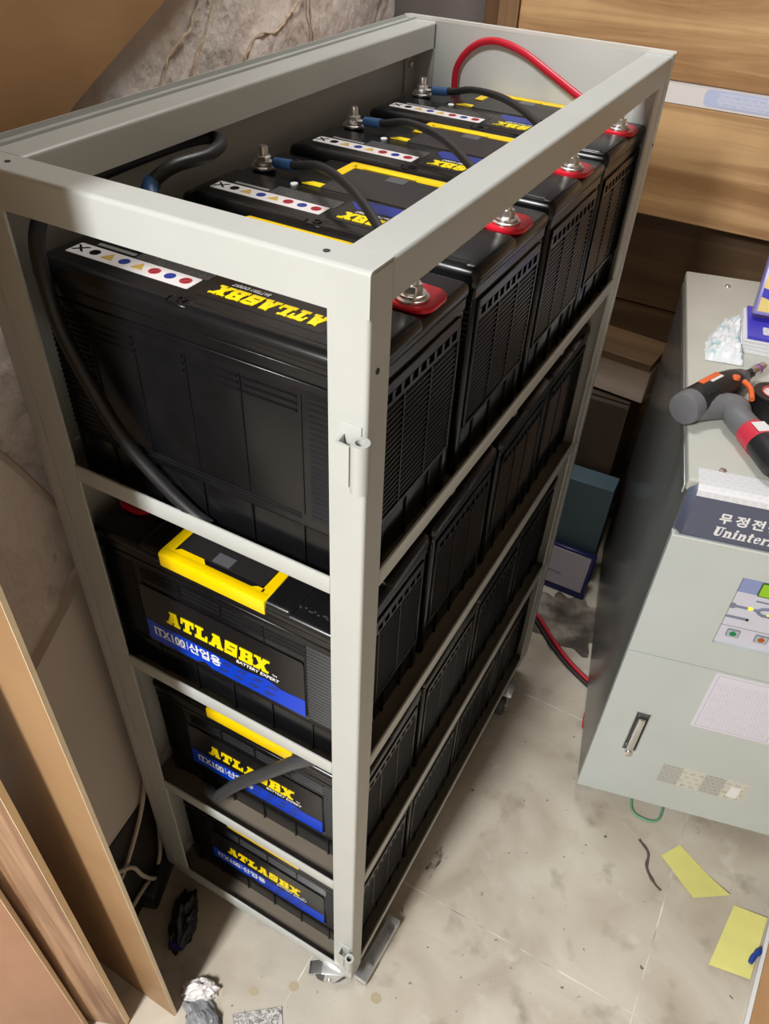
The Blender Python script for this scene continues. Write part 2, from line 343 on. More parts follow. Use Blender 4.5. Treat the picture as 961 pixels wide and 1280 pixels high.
fr = angle_post(0, -1, 0, 1, 0, RH - .002); fl = angle_post(-RW, 1, 0, 1, 0, RH - .002)
rl = angle_post(-RW, 1, RD, -1, 0, RH - .002); angle_post(0, -1, RD, -1, 0, RH - .002).name = 'post'
def top_rail(poly, dirn, name='top_rail'):
    b = BM(); x0, x1, y0, y1 = poly; T = .0026
    if dirn == 'F': prism(b, [(y0 - .0004 + u, RH - v) for u, v in bent_angle(b, y1 - y0, PW)], x0, x1, 'X')
    if dirn == 'R': prism(b, [(x1 + .0004 - u, RH - v) for u, v in bent_angle(b, x1 - x0, PW - .002)], y0, y1, 'Y')
    if dirn == 'L': prism(b, [(x1 - u, RH - v) for u, v in bent_angle(b, x1 - x0, PW)], y0, y1, 'Y')
    return obj(name, b, PAINT, rack)
top_rail((-RW, 0, 0, .0300), 'F'); top_rail((-PW, 0, .0302, RD - .002), 'R'); top_rail((-RW, -RW + PW, .0302, RD), 'L')
for zt, lip in LEV:
    b = BM(); T = .002; zs = zt - min(lip, .0215)
    box(b, -RW + .0028, -.0028, .0028, RD - .004, zs - T + .001, zs + .001)
    s = obj('shelf', b, SHELF, rack)
    b = BM(); x0, x1 = -RW + PW + .0002, -PW - .0002
    if zt < .05: x0, x1 = -RW, 0
    box(b, x0, x1, -.0002, .0026, zt - lip, zt, .0008, 2); obj('shelf_lip', b, PAINT, s)
    b = BM(); box(b, -.0026, .0003, .0305, RD - .001, zt - (lip if zt > .05 else .016), zt, .0008, 2); obj('shelf_lip', b, PAINT, s)
    b = BM(); box(b, -RW, -RW + .0026, .0305, RD - .001, zt - lip, zt, .0006, 2); obj('shelf_lip', b, PAINT, s)
# tray-shaped sheet panels: left side and back
b = BM(); box(b, -RW - .0195, -RW - .0005, .0015, RD + .018, .004, RH - .001, .0015, 2); side = obj('side_panel', b, PAINT, rack)
b = BM(); box(b, -RW - .0175, -RW - .0165, .006, RD + .0165, RH - .0014, RH + .0035); box(b, -RW - .0025, -RW - .0005, .006, RD, RH - .0014, RH + .0025); obj('panel_fold', b, PAINT, side)
b = BM(); box(b, -RW - .0195, .0006, RD + .0006, RD + .0196, .002, RH + .0005, .0012, 2); back = obj('back_panel', b, PAINT, rack)
b = BM(); box(b, -RW - .019, .0005, RD + .0006, RD + .0024, RH + .0002, RH + .0045); box(b, -RW - .019, .0005, RD + .018, RD + .0194, RH + .0002, RH + .0025); obj('panel_fold', b, mat('bright_edge', (.72, .71, .67), .3), back)
# dark seam between rear post and back panel, screw holes
HOLE = mat('hole_dark', (.03, .025, .02), .8)
def hole(x, y, z, axis, par, r=.0024):
    b = BM(); lathe(b, [(r, 0), (r, .0006)], (0, 0, 0), 12, axis); o = obj('screw_hole', b, HOLE, par); o.location = (x, y, z)
hole(-.040, .0125, RH - .0001, 'Z', rack); hole(-.332, .016, RH - .0001, 'Z', rack); hole(.0001, .0125, 1.133, 'X', fr); hole(.0007, RD + .010, 1.10, 'X', back)
b = BM(); lathe(b, [(.004, 0), (.004, .005), (.002, .006)], (-RW + .0028, RD - .02, 1.155), 10, 'X'); obj('screw', b, STEEL, rack)
# barrel hinges welded to the right front post
def hinge(z, h):
    b = BM(); box(b, -.0215, -.0035, -.0014, .0004, z - h * .40, z + h * .60, .0006)
    prism(b, [(-.0195, -.001), (-.0185, -.0135), (-.0060, -.0145), (-.0060, -.0125), (-.0165, -.0115), (-.0175, -.001)], z - h * .46, z + h * .38, 'Z')
    o = obj('hinge', b, PAINT, rack)
    b = BM(); ring(b, .0072, .0040, z - h * .5, z + h * .5, (.0018, -.0115, 0), 24); obj('barrel', b, PAINT, o)
    b = BM(); lathe(b, [(.0040, z - h * .2), (.0040, z - h * .19)], (.0018, -.0115, 0), 16); obj('barrel_bore', b, HOLE, o)
hinge(1.066, .044); hinge(.105, .040)
# casters
def caster(x, y, rz, brake=True):
    c = bpy.data.objects.new('caster', None); COL.objects.link(c); c.parent = rack; c.location = (x, y, FZ); c.rotation_euler = (0, 0, rz); H = -FZ
    b = BM(); box(b, -.024, .024, -.020, .020, H - .0035, H - .0002, .001); obj('mount_plate', b, GALV, c)
    b = BM(); lathe(b, [(.015, H - .012), (.017, H - .0036)], (0, 0, 0), 18)
    for s in (-1, 1):
        prism(b, [(-.016, H - .012), (.018, H - .012), (.022, .020), (.012, .013), (.002, .020)], s * .0125 - .001, s * .0125 + .001, 'Y')
    box(b, -.016, .018, -.0135, .0135, H - .0125, H - .010, .0008)
    obj('fork', b, GALV, c)
    b = BM(); lathe(b, [(.010, -.009), (.022, -.0098), (.0248, -.006), (.025, 0), (.0248, .006), (.022, .0098), (.010, .009)], (.012, 0, .0252), 28, 'Y'); obj('wheel', b, WHEELM, c)
    b = BM(); lathe(b, [(.0035, -.0155), (.0035, .0155)], (.012, 0, .0252), 10, 'Y'); obj('axle', b, STEEL, c)
    if brake:
        M = Matrix.Translation((.030, 0, .044)) @ Matrix.Rotation(math.radians(28), 4, 'Y')
        b = BM(); box(b, -.016, .018, -.0105, .0105, -.001, .0012, .0006, M=M); box(b, .014, .019, -.0105, .0105, -.006, .0012, .0005, M=M); obj('brake_pedal', b, GALV, c)
    return c
caster(-.034, .012, math.radians(205)); caster(-RW + .045, .030, math.radians(60)); caster(-.006, RD - .095, math.radians(-85), False); caster(-RW + .045, RD - .05, math.radians(100), False)

# ------------------------------------------------------------------ batteries
BL, BD, BH = .328, .178, .2285
def ribs_bm(bm, u0, u1, z0, z1, n, plane, pos, out, th=.0026, dep=.0020):
    for k in range(n):
        z = z0 + (z1 - z0) * k / (n - 1)
        prism(bm, [(pos, z - th * .5), (pos + out * dep, z - th * .5), (pos + out * dep, z - th * .05), (pos, z + th * .6)], u0, u1, 'X' if plane == 'Y' else 'Y')
def make_battery():
    t = thing('battery', 'black battery', 'battery', (0, 0, 0), 0, 'black batteries in the rack')
    hl, hd = BL / 2, BD / 2
    # case: main body with slimmer foot
    b = BM(); box(b, -hl + .003, hl - .003, -hd + .003, hd - .003, .050, .2015, .004, 2); box(b, -hl + .0055, hl - .0055, -hd + .0055, hd - .0055, 0, .0545, .004, 2)
    for sx in (-1, 1):
        for sy in (-1, 1):
            cx, cy = sx * (hl - .009), sy * (hd - .009); box(b, cx - .0062, cx + .0062, cy - .0062, cy + .0062, 0, .199, .003, 2)
    for s in (-1, 1):
        for x in (-.104, -.0485, .0065, .0615, .1165): box(b, x - .001, x + .001, s * (hd - .0045) - .0012, s * (hd - .0045) + .0012, .003, .0545)
        for y in (-.045, 0, .045): box(b, s * (hl - .0045) - .0012, s * (hl - .0045) + .0012, y - .001, y + .001, .003, .0525)
    case = obj('case', b, PLASTIC, t)
    # ribs of the long sides
    for s, nm in ((-1, 'front_ribs'), (1, 'rear_ribs')):
        b = BM(); p = s * (hd - .003)
        ribs_bm(b, .1145, hl - .006, .0665, .1865, 23, 'Y', p, s); ribs_bm(b, -hl + .006, -.1145, .0665, .1865, 23, 'Y', p, s)
        for x in (-.103, -.0475, .0075, .0625): ribs_bm(b, x, x + .0515, .171, .184, 3, 'Y', p, s, .0017)
        ribs_bm(b, -.103, .114, .061, .0645, 2, 'Y', p, s, .0012, .0010)
        for x in (-.1065, -.0495, .0055, .0605, .1115): box(b, x - .0006, x + .0006, min(p, p + s * .0009), max(p, p + s * .0009), .0665, .1865)
        box(b, -hl + .004, hl - .004, min(p, p + s * .0016), max(p, p + s * .0016), .1925, .199, .0006, 1)
        obj(nm, b, PLASTIC, case)
    # ribs of the short ends: frame, slot row, three columns
    for s in (-1, 1):
        b = BM(); p = s * (hl - .003); q0, q1 = min(p, p + s * .0026), max(p, p + s * .0026)
        for y0, y1, z0, z1 in ((-.078, -.074, .0605, .1965), (.074, .078, .0605, .1965), (-.078, .078, .1865, .1965), (-.078, .078, .0565, .0615)): box(b, q0, q1, y0, y1, z0, z1, .0008, 1)
        for k in range(11):
            y = -.072 + 0.0144 * k; box(b, q0, q1, y - .0022, y + .0022, .178, .1865)
        box(b, q0, q1, -.074, .074, .175, .1785)
        for c0, c1 in ((-.072, -.0255), (-.0225, .0225), (.0255, .072)): ribs_bm(b, c0, c1, .0665, .1695, 20, 'X', p, s, .0024, .0022)
        for y in (-.024, .024): box(b, q0, q1, y - .0009, y + .0009, .0625, .1765)
        obj('end_ribs', b, PLASTIC, case)
    # lid: dark seam, raised rounded block, lower terminal corners on the label side
    b = BM(); box(b, -hl + .002, hl - .002, -hd + .002, hd - .002, .1985, .2115, .002, 1)
    tb_ = BM()
    box(b, -hl, hl, -hd, hd, .208, BH - .0045, .006, 3)
    box(b, -hl, hl, -.004, hd, .2105, BH, .0075, 3)
    box(b, -.098, .098, -hd + .001, .02, .2105, BH, .0055, 3)
    lid = obj('lid', b, LIDP, t)
    # carrying bar with a clip recess along the rear upper edge
    b = BM(); tube(b, [(-.150, hd - .0095, BH - .0075), (-.004, hd - .0095, BH - .0075)], .0088, 14); tube(b, [(.018, hd - .0095, BH - .0075), (.150, hd - .0095, BH - .0075)], .0088, 14); obj('edge_bar', b, LIDP, lid)
    b = BM(); box(b, -.003, .017, hd - .020, hd - .0035, BH - .012, BH + .0002, .001, 1); ring(b, .0045, .003, 0, .0012, (.007, hd - .0115, BH + .0002), 10); obj('clip', b, PLASTIC, lid)
    # yellow handle surround
    b = BM(); f = -hd - .0012
    box(b, -.068, .068, f, f + .0130, BH - .0185, BH + .0014, .0022, 2)
    box(b, .056, .068, f + .004, -.040, BH - .004, BH + .0013, .0006, 1)
    box(b, -.068, -.056, f + .004, .004, BH - .004, BH + .0013, .0006, 1)
    prism(b, [(-.058, f + .010), (-.012, f + .010), (-.020, f + .0175), (-.050, f + .0175)], BH - .004, BH + .0013)
    prism(b, [(.059, f + .010), (.042, f + .010), (.050, f + .0155), (.059, f + .0155)], BH - .004, BH + .0013)
    obj('handle_surround', b, YEL, t)
    b = BM(); prism(b, rrect(-.055, .055, f + .0185, .0, .004), BH - .003, BH + .0008); pl = obj('handle_plate', b, mat('handle_plate', (.020, .018, .018), .38), t)
    b = BM(); box(b, -.012, .010, f + .020, f + .034, BH + .0006, BH + .0011); obj('grey_tab', b, mat('grey_tab', (.10, .10, .11), .3), pl)
    b = BM(); prism(b, [(.048, -.012), (.070, -.012), (.078, -.002), (.056, -.002)], BH, BH + .0006); obj('yellow_patch', b, YELP, t)
    # raised dots on the lid corner
    b = BM()
    for k in range(9): box(b, .088 + .0052 * k, .0905 + .0052 * k + (.003 if k % 3 == 1 else 0), -hd + .016 + .002 * (k % 2), -hd + .0175 + .002 * (k % 2), BH - .0052, BH - .0039)
    obj('embossed_marks', b, mat('emboss', (.05, .05, .052), .4), lid)
    # terminals: black at +x, red at -x
    for s, nm in ((1, 'negative_terminal'), (-1, 'positive_terminal')):
        cx, cy, z0 = s * .141, -.0235, BH - .0045
        e = bpy.data.objects.new(nm, None); COL.objects.link(e); e.parent = t; e.location = (cx, cy, z0)
        b = BM()
        if s < 0: prism(b, [(x, y) for x, y in rrect(-.022, .022, -.0300, .0165, .0150, 6)], 0, .0055, 'Z', r=.0015); obj('red_pad', b, REDPAD, e)
        else: prism(b, disc_poly(0, 0, .0125, 20), 0, .0030); obj('black_pad', b, PLASTIC, e)
        zz = .0056 if s < 0 else .0031
        b = BM(); lathe(b, [(.0140, zz), (.0140, zz + .002), (.0115, zz + .0030), (.0115, zz + .0050), (.0095, zz + .0056)], (0, 0, 0), 22); obj('washer', b, STEEL, e)
        b = BM(); prism(b, [(.0085 * math.cos(math.radians(60 * k + 15)), .0085 * math.sin(math.radians(60 * k + 15))) for k in range(6)], zz + .0045, zz + .0125, r=.0008); obj('nut', b, STEEL, e)
        b = BM(); lathe(b, [(.0048, zz + .01), (.0048, zz + .0205), (.0040, zz + .0220)], (0, 0, 0), 14); obj('stud', b, STEEL, e)
    # top label: black field, blue flash, brand lettering (reads from the label side)
    b = BM(); prism(b, rrect(-.112, .008, .004, .0640, .003), BH, BH + .0003); tl = obj('top_label', b, GLOSSB, t)
    b = BM(); prism(b, [(-.111, .005), (.002, .006), (.006, .016), (-.006, .029), (-.111, .025)], BH + .0002, BH + .0005); obj('blue_flash', b, NAVY, tl)
    b = BM(); slab_text(b, 'ATLASBX', .106, .0160, Matrix.Translation((-.107, .041, BH + .0003))); obj('brand_lettering', b, YELP, tl)
    b = BM(); text_bm(b, 'ITX100 산업용', .0125, Matrix.Translation((-.108, .0105, BH + .0005)), .0003, .0003, width=.060); obj('model_lettering', b, WHITEP, tl)
    b = BM(); text_bm(b, 'BATTERY EXPERT', .006, Matrix.Translation((-.046, .0335, BH + .0003)), width=.036, bold=.0001, shear=.2)
    obj('tagline', b, WHITEP, tl)
    b = BM(); prism(b, rrect(.012, .090, .020, .0405, .002), BH, BH + .0003); obj('fine_print', b, print_mat('fine_print', (.02, .02, .02), (.22, .21, .20), .0022, .006, ('X', 'Y')) if 'fine_print' not in MATS else MATS['fine_print'], t)
    # warning strip with pictograms
    b = BM(); prism(b, rrect(.016, .148, .0415, .0615, .0015), BH, BH + .0003); ws = obj('warning_strip', b, STICK, t)
    OCH, RPR = mat('ochre_print', (.55, .36, .06), .4), mat('red_print', (.5, .05, .07), .4)
    for k, kind in enumerate('RBRYBYGK'):
        x, y = .026 + .0163 * k, .0508; h0, h1 = BH + .0003, BH + .0006; b = BM(); pm = NAVY
        if kind == 'B': prism(b, disc_poly(x, y, .0050, 14), h0, h1)
        elif kind == 'Y': prism(b, [(x - .0062, y + .0045), (x + .0062, y + .0045), (x, y - .0060)], h0, h1); pm = OCH
        elif kind == 'R':
            ring(b, .0054, .0046, h0, h1, (x, y, 0), 16); prism(b, [(x - .0038, y - .0033), (x - .0033, y - .0038), (x + .0038, y + .0033), (x + .0033, y + .0038)], h0, h1 + .0001); pm = RPR
        elif kind == 'G': ring(b, .0050, .0020, h0, h1, (x, y, 0), 10); pm = GLOSSB
        else:
            prism(b, [(x - .007, y - .005), (x - .004, y - .005), (x + .007, y + .005), (x + .004, y + .005)], h0, h1); prism(b, [(x + .004, y - .005), (x + .007, y - .005), (x - .004, y + .005), (x - .007, y + .005)], h0, h1 + .0001); pm = GLOSSB
        obj('pictogram', b, pm, ws)
    b = BM(); box(b, .092, .134, .0335, .0380, BH, BH + .0004); obj('grey_code_strip', b, mat('grey_code', (.24, .23, .22), .4), t)
    b = BM(); lathe(b, [(.004, 0), (.004, .0012)], (.082, .006, BH), 14); obj('vent_cap', b, WHITEP, lid)
    # front label
    yf = -hd + .0030 - .0016; Z0 = .0205
    fl_ = bpy.data.objects.new('front_label', None)
    b = BM(); prism(b, rrect(-.1120, .1105, .0400 + Z0, .1380 + Z0, .004), yf - .0003, yf + .0005, 'Y'); fl_ = obj('front_label', b, GLOSSB, t)
    b = BM(); y1 = yf - .0003
    prism(b, [(px, pz + Z0) for px, pz in [(-.1120, .0440), (-.040, .0440), (-.030, .0500), (-.018, .0440), (.1105, .0440), (.1105, .0740), (.080, .0715), (.060, .0780), (.030, .0730), (-.1120, .0790)]], y1 - .0003, y1, 'Y'); obj('blue_band', b, BLUE, fl_)
    b = BM()
    for k in range(4):
        x = -.010 + .021 * k; prism(b, [(px, pz + Z0) for px, pz in [(x, .0500), (x + .012, .0500), (x + .018, .0570), (x + .006, .0570)]], y1 - .0005, y1 - .0001, 'Y')
        prism(b, [(px, pz + Z0) for px, pz in [(x + .006, .0640), (x + .018, .0640), (x + .024, .0710), (x + .012, .0710)]], y1 - .0005, y1 - .0001, 'Y')
    obj('chequer', b, NAVY, fl_)
    MF = Matrix.Translation((0, y1 - .0002, Z0)) @ Matrix.Rotation(math.radians(90), 4, 'X')
    b = BM(); slab_text(b, 'ATLASBX', .145, .0225, MF @ Matrix.Translation((-.078, .0905, 0))); obj('brand_lettering', b, YELP, fl_)
    b = BM(); text_bm(b, 'ITX100', .0195, MF @ Matrix.Translation((-.1005, .0580, 0)), .0006, .00055, width=.0445)
    box(b, -.0528, -.0520, y1 - .0006, y1 - .0002, .0570 + Z0, .0720 + Z0)
    text_bm(b, '산업용', .0185, MF @ Matrix.Translation((-.0495, .0585, 0)), .0006, .00055, width=.0455)
    box(b, -.1005, -.0560, y1 - .0006, y1 - .0002, .0560 + Z0, .0566 + Z0)
    obj('model_lettering', b, WHITEP, fl_)
    b = BM(); text_bm(b, 'BATTERY EXPERT', .0075, MF @ Matrix.Translation((.020, .0825, 0)), .0004, .0002, .25, width=.058); text_bm(b, 'TM', .0045, MF @ Matrix.Translation((.0690, .0910, 0)), .0004, .0001, width=.006); obj('tagline', b, WHITEP, fl_)
    return t
bat0 = make_battery()
BXS = {'top': -.172, 'second': -.183, 'third': -.181, 'bottom': -.178}; BX = -.172
TIERS = [('top', .9035, [.012, .2035, .394, .582], math.pi), ('second', .6043, [.011, .2005, .391, .581], 0), ('third', .3037, [.032, .218, .402, .582], 0), ('bottom', .0098, [.028, .212, .397, .582], 0)]
RANK = ['front', 'second from the front', 'third from the front', 'rearmost']
LBL = {('top', 0): 'black battery at the front of the top tier, its plain ribbed side to the viewer',
       ('top', 3): 'black battery at the back of the top tier, under the red cable',
       ('top', 1): 'black battery second from the front on the top tier, white warning strip fully in view',
       ('top', 2): 'black battery third from the front on the top tier',
       ('second', 0): 'black battery at the front of the second tier, yellow and blue label fully in view',
       ('third', 0): 'black battery at the front of the third tier, grey cable crossing its label',
       ('bottom', 0): 'black battery with yellow handle at the front of the bottom tier'}
first = True
for tn, z, ys, rz in TIERS:
    for k, y in enumerate(ys):
        o = bat0 if first else copy_tree(bat0); first = False
        o.location = (BXS[tn] + random.uniform(-.001, .001), y + BD / 2, z + .0002); o.rotation_euler = (0, 0, rz + random.uniform(-.004, .004))
        o['label'] = LBL.get((tn, k), 'black battery %s on the %s tier' % (RANK[k], tn))

# ------------------------------------------------------------------ battery cables
ZT = .9035 + BH
def cable(label, pts, r, material, sleeve_ends=(), lugs=(), n=8, name='battery_cable', scol=None):
    sp = spline(pts, n); root = thing(name, label, 'cable', tuple(sp[0]), 0); L = [p - sp[0] for p in sp]
    b = BM(); tube(b, L, r, 12); obj('conductor', b, material, root)
    def along(dist, rev):
        q = L[::-1] if rev else L; out = [q[0]]; acc = 0
        for i in range(1, len(q)):
            acc += (q[i] - q[i - 1]).length; out.append(q[i])
            if acc > dist: break
        return out
    for rev in sleeve_ends:
        q = along(.026, rev); b = BM(); tube(b, q, [r * 1.22] * len(q), 14); obj('sleeve', b, scol or SLEEVE, root)
    for c, rev in lugs:
        q = L[-1] if rev else L[0]; c = Vector(c) - sp[0]; b = BM(); ring(b, .010, .0045, -.0012, .0012, tuple(c), 18); d = (q - c); tube(b, [c + d * .35, c + d * .7, q + d * .1], [.006, .005, .005], 10, flat=.5); obj('lug', b, STEEL, root)
    return root
def neg(k): return Vector((BX - .141, TIERS[0][2][k] + BD / 2 + .0235, ZT))
def pos(k): return Vector((BX + .141, TIERS[0][2][k] + BD / 2 + .0235, ZT))
NMS = ['', 'second', 'third', 'rear']
for k in (1, 2, 3):
    a, c = neg(k), pos(k - 1); s = a + Vector((.017, -.002, .007)); e = c + Vector((-.016, .006, .008))
    w = (e - s)
    pts = [s, s + Vector((.030, -.006, .004)), s + w * .28 + Vector((0, .030, .014)), s + w * .55 + Vector((0, .026, .022)), s + w * .80 + Vector((.004, .012, .016)), e]
    cable('black cable with blue sleeve from the bolt of the %s battery on the top tier' % ['', 'second', 'third', 'rearmost'][k], pts, .0044, RUBBER, (False,), ((a + Vector((0, 0, .004)), False), (c + Vector((0, 0, .006)), True)))
a = neg(0)
cable('thick black cable looping from the top tier down in front of its front battery',
      [a + Vector((-.004, .020, .008)), (-.327, .158, ZT + .020), (-.318, .180, ZT + .033), (-.311, .222, ZT + .034), (-.320, .256, ZT + .035), (-.338, .268, ZT + .035), (-.352, .250, ZT + .035), (-.355, .200, ZT + .035), (-.348, .120, ZT + .037), (-.330, .050, ZT + .040), (-.322, .018, ZT + .022), (-.312, .006, 1.118), (-.300, .0035, 1.066), (-.260, .0035, .988), (-.220, .006, .944), (-.188, .0082, .919), (-.170, .0090, .9115)],
      .0066, RUBBER, (False,), ((a + Vector((0, 0, .004)), False),))
p3 = pos(3)
cable('red cable arching over the rearmost battery of the top tier', [(-.293, .759, 1.06), (-.293, .757, 1.125), (-.290, .754, 1.160), (-.268, .750, 1.187), (-.236, .745, 1.199), (-.192, .736, 1.194), (-.138, .721, 1.175), (-.078, .702, 1.153), p3 + Vector((-.016, .004, .008))], .0048, REDCAB, (), ((p3 + Vector((0, 0, .006)), True),))
cable('dark grey cable slanting across the front of the third tier', [(-.040, .060, .556), (-.052, .028, .585), (-.085, .010, .572), (-.130, .006, .515), (-.185, .006, .438), (-.222, .008, .375), (-.240, .0125, .345), (-.262, .020, .333)], .0085, GREYCAB)

# ------------------------------------------------------------------ grey power-supply cabinet (right)
UA = math.radians(13.1); UX, UY = .2095, .553
UT = .755; UWD, UDP, UB = .46, .71, -.026
ups = thing('power_supply_cabinet', 'pale grey-green uninterruptible power supply cabinet with dark header', 'cabinet', (UX, UY, 0), UA)
X0 = -.006
b = BM(); box(b, X0, UWD, .002, UDP, UB, UT - .006, .003, 2); obj('body', b, UPSSHADE, ups)
b = BM(); box(b, X0 - .003, UWD + .003, .0, UDP + .002, UT - .020, UT, .0035, 3); tp = obj('top_cover', b, UPSTOP, ups)
b = BM(); box(b, X0 - .0042, X0 - .0005, .012, UDP - .01, UT - .034, UT - .019, .0012, 2); obj('cover_edge', b, GALV, tp)
b = BM(); lathe(b, [(.0058, 0), (.0050, .0022), (.002, .0030)], (.037, .033, UT), 14); obj('screw', b, STEEL, tp)
b = BM(); lathe(b, [(.0058, 0), (.0050, .0022), (.002, .0030)], (.070, .665, UT), 14); obj('screw', b, STEEL, tp)
# header
b = BM(); box(b, X0, UWD, -.016, .004, .662, UT - .0005, .0105, 1); hd_ = obj('header_panel', b, HDR, ups)
MH = Matrix.Translation((0, -.0162, 0)) @ Matrix.Rotation(math.radians(90), 4, 'X')
def serif_text(bm, body, x, z, h, M):
    """bold serif letters from thick and thin strokes"""
    G = {'U': (.80, [R_(.10, .18, .36, 1), R_(.56, .18, .66, 1), [(.10, .2), (.2, .04), (.36, 0), (.36, .2)], [(.34, 0), (.5, .02), (.62, .1), (.66, .2), (.34, .16)], R_(0, .92, .46, 1), R_(.44, .92, .78, 1)]),
         'n': (.68, [R_(.06, 0, .25, .70), R_(.40, 0, .59, .52), [(.22, .5), (.34, .68), (.48, .68), (.59, .5), (.40, .46)], R_(0, 0, .31, .07), R_(.34, 0, .66, .07), R_(0, .62, .2, .70)]),
         'i': (.40, [R_(.08, 0, .28, .70), R_(0, 0, .36, .07), R_(0, .62, .2, .70), disc_poly(.18, .88, .12, 10)]),
         't': (.46, [R_(.10, .1, .30, .92), R_(0, .60, .44, .69), [(.10, .12), (.2, 0), (.36, 0), (.44, .12), (.28, .12)]]),
         'e': (.58, [[(.03, .35), (.12, .08), (.22, .02), (.22, .66), (.1, .58)], [(.16, 0), (.36, 0), (.54, .16), (.48, .2), (.34, .1), (.18, .1)], R_(.1, .34, .54, .42), [(.14, .6), (.22, .69), (.36, .69), (.46, .62)], [(.34, .69), (.48, .62), (.54, .42), (.36, .40)]]),
         'r': (.52, [R_(.06, 0, .25, .70), R_(0, 0, .34, .07), R_(0, .62, .2, .70), [(.22, .46), (.34, .68), (.48, .68), (.50, .50), (.36, .52)]]),
         'b': (.66, [R_(.06, 0, .25, 1), R_(0, .92, .2, 1), [(.25, .6), (.36, .69), (.5, .66), (.6, .5), (.6, .2), (.5, .03), (.36, 0), (.25, .08), (.4, .12), (.4, .58)]]),
         'l': (.38, [R_(.08, 0, .28, 1), R_(0, 0, .36, .07), R_(0, .92, .2, 1)]),
         'u': (.68, [R_(.06, .16, .25, .70), R_(.40, 0, .59, .70), [(.06, .2), (.14, .02), (.28, 0), (.42, .12), (.25, .22)], R_(.4, 0, .66, .07), R_(0, .62, .2, .70)]),
         'p': (.66, [R_(.06, -.28, .25, .70), R_(0, -.28, .34, -.21), [(.25, .6), (.36, .69), (.5, .66), (.6, .5), (.6, .2), (.5, .03), (.36, 0), (.25, .08), (.4, .12), (.4, .58)]])}
    cx = x
    for ch in body:
        w, polys = G[ch]
        for i, p in enumerate(polys): prism(bm, [(cx + (q[0] + q[1] * .12) * h, z + q[1] * h) for q in p], 0, .0004 + i * .00005, 'Z', M)
        cx += (w + .04) * h
b = BM(); text_bm(b, '무', .0190, MH @ Matrix.Translation((.0450, .7055, 0)), .0005, .0007, width=.0155)
for k, ch in enumerate('정전전원장치'): text_bm(b, ch, .0190, MH @ Matrix.Translation((.0665 + .0212 * k, .7055, 0)), .0005, .0007, width=.0155)
obj('korean_lettering', b, WHITEP, hd_)
b = BM(); serif_text(b, 'Uninterruptible', .0430, .6800, .0168, MH); obj('english_lettering', b, WHITEP, hd_)
# upper front panel with a real cut-out for the control panel
FR_ = []
b = BM(); CZ0, CZ1, CX0, CX1 = .460, .608, .110, .330
for x0, x1, z0, z1 in ((X0, CX0, .4005, .6615), (CX1, UWD, .4005, .6615), (CX0, CX1, CZ1, .6615), (CX0, CX1, .4005, CZ0)): box(b, x0, x1, -.010, .003, z0, z1)
obj('upper_panel', b, UPSM, ups)
b = BM(); box(b, X0, UWD, -.0112, -.0098, .6600, .6622); obj('panel_edge', b, mat('pale_edge', (.75, .77, .73), .35), ups)
b = BM(); box(b, CX0, CX1, -.003, .0025, CZ0, CZ1); cp = obj('control_panel', b, mat('control_face', (.62, .63, .72), .35), ups)
CY = -.0030
b = BM(); box(b, CX0, CX1, CY - .0004, CY, .5735, CZ1); obj('blue_strip', b, mat('control_blue', (.25, .31, .55), .35), cp)
b = BM(); box(b, CX0, CX1, CY - .0004, CY, .4985, .4998); obj('divider_line', b, mat('line_grey', (.3, .3, .36), .5), cp)
b = BM(); prism(b, rrect(.1405, .200, .5725, .6010, .003), CY - .0015, CY, 'Y'); sc = obj('screen_frame', b, mat('screen_frame', (.05, .10, .04), .3), cp)
GS = mat('green_screen', (.22, .42, .02), .3); _p = GS.node_tree.nodes['Principled BSDF']; _p.inputs['Emission Color'].default_value = (.30, .60, .03, 1); _p.inputs['Emission Strength'].default_value = .25
b = BM(); prism(b, rrect(.1425, .198, .5745, .5990, .002), CY - .0020, CY - .0014, 'Y'); obj('screen', b, GS, sc)
GD = mat('diagram_grey', (.20, .23, .32), .4)
b = BM(); prism(b, rrect(.1135, .1385, .5405, .5455, .002), CY - .0006, CY, 'Y'); prism(b, disc_poly(.1160, .5430, .0058, 14), CY - .0007, CY, 'Y')
pts = [(.147, .543), (.152, .543), (.157, .548), (.166, .5505), (.19, .5505)]
tube(b, [(x, CY - .0001, z) for x, z in pts], .0028, 6); tube(b, [(x, CY - .0001, z) for x, z in [(.152, .543), (.155, .538), (.160, .535), (.190, .535)]], .0028, 6)
prism(b, rrect(.1130, .1470, .5170, .5220, .0022), CY - .0006, CY, 'Y'); prism(b, rrect(.1440, .162, .5600, .5630, .001), CY - .0006, CY, 'Y')
obj('flow_diagram', b, GD, cp)
LED = mat('led_yellow', (.75, .80, .05), .3); _p = LED.node_tree.nodes['Principled BSDF']; _p.inputs['Emission Color'].default_value = (.8, .9, .05, 1); _p.inputs['Emission Strength'].default_value = .5
for x, z in ((.1415, .5437), (.1690, .5350)):
    b = BM(); lathe(b, [(.0038, 0), (.0032, -.0012), (.001, -.0018)], (x, CY, z), 14, 'Y'); obj('indicator', b, LED, cp)
b = BM(); lathe(b, [(.0024, 0), (.0024, -.0008)], (.1445, CY - .0006, .5195), 12, 'Y'); obj('indicator', b, DARK, cp)
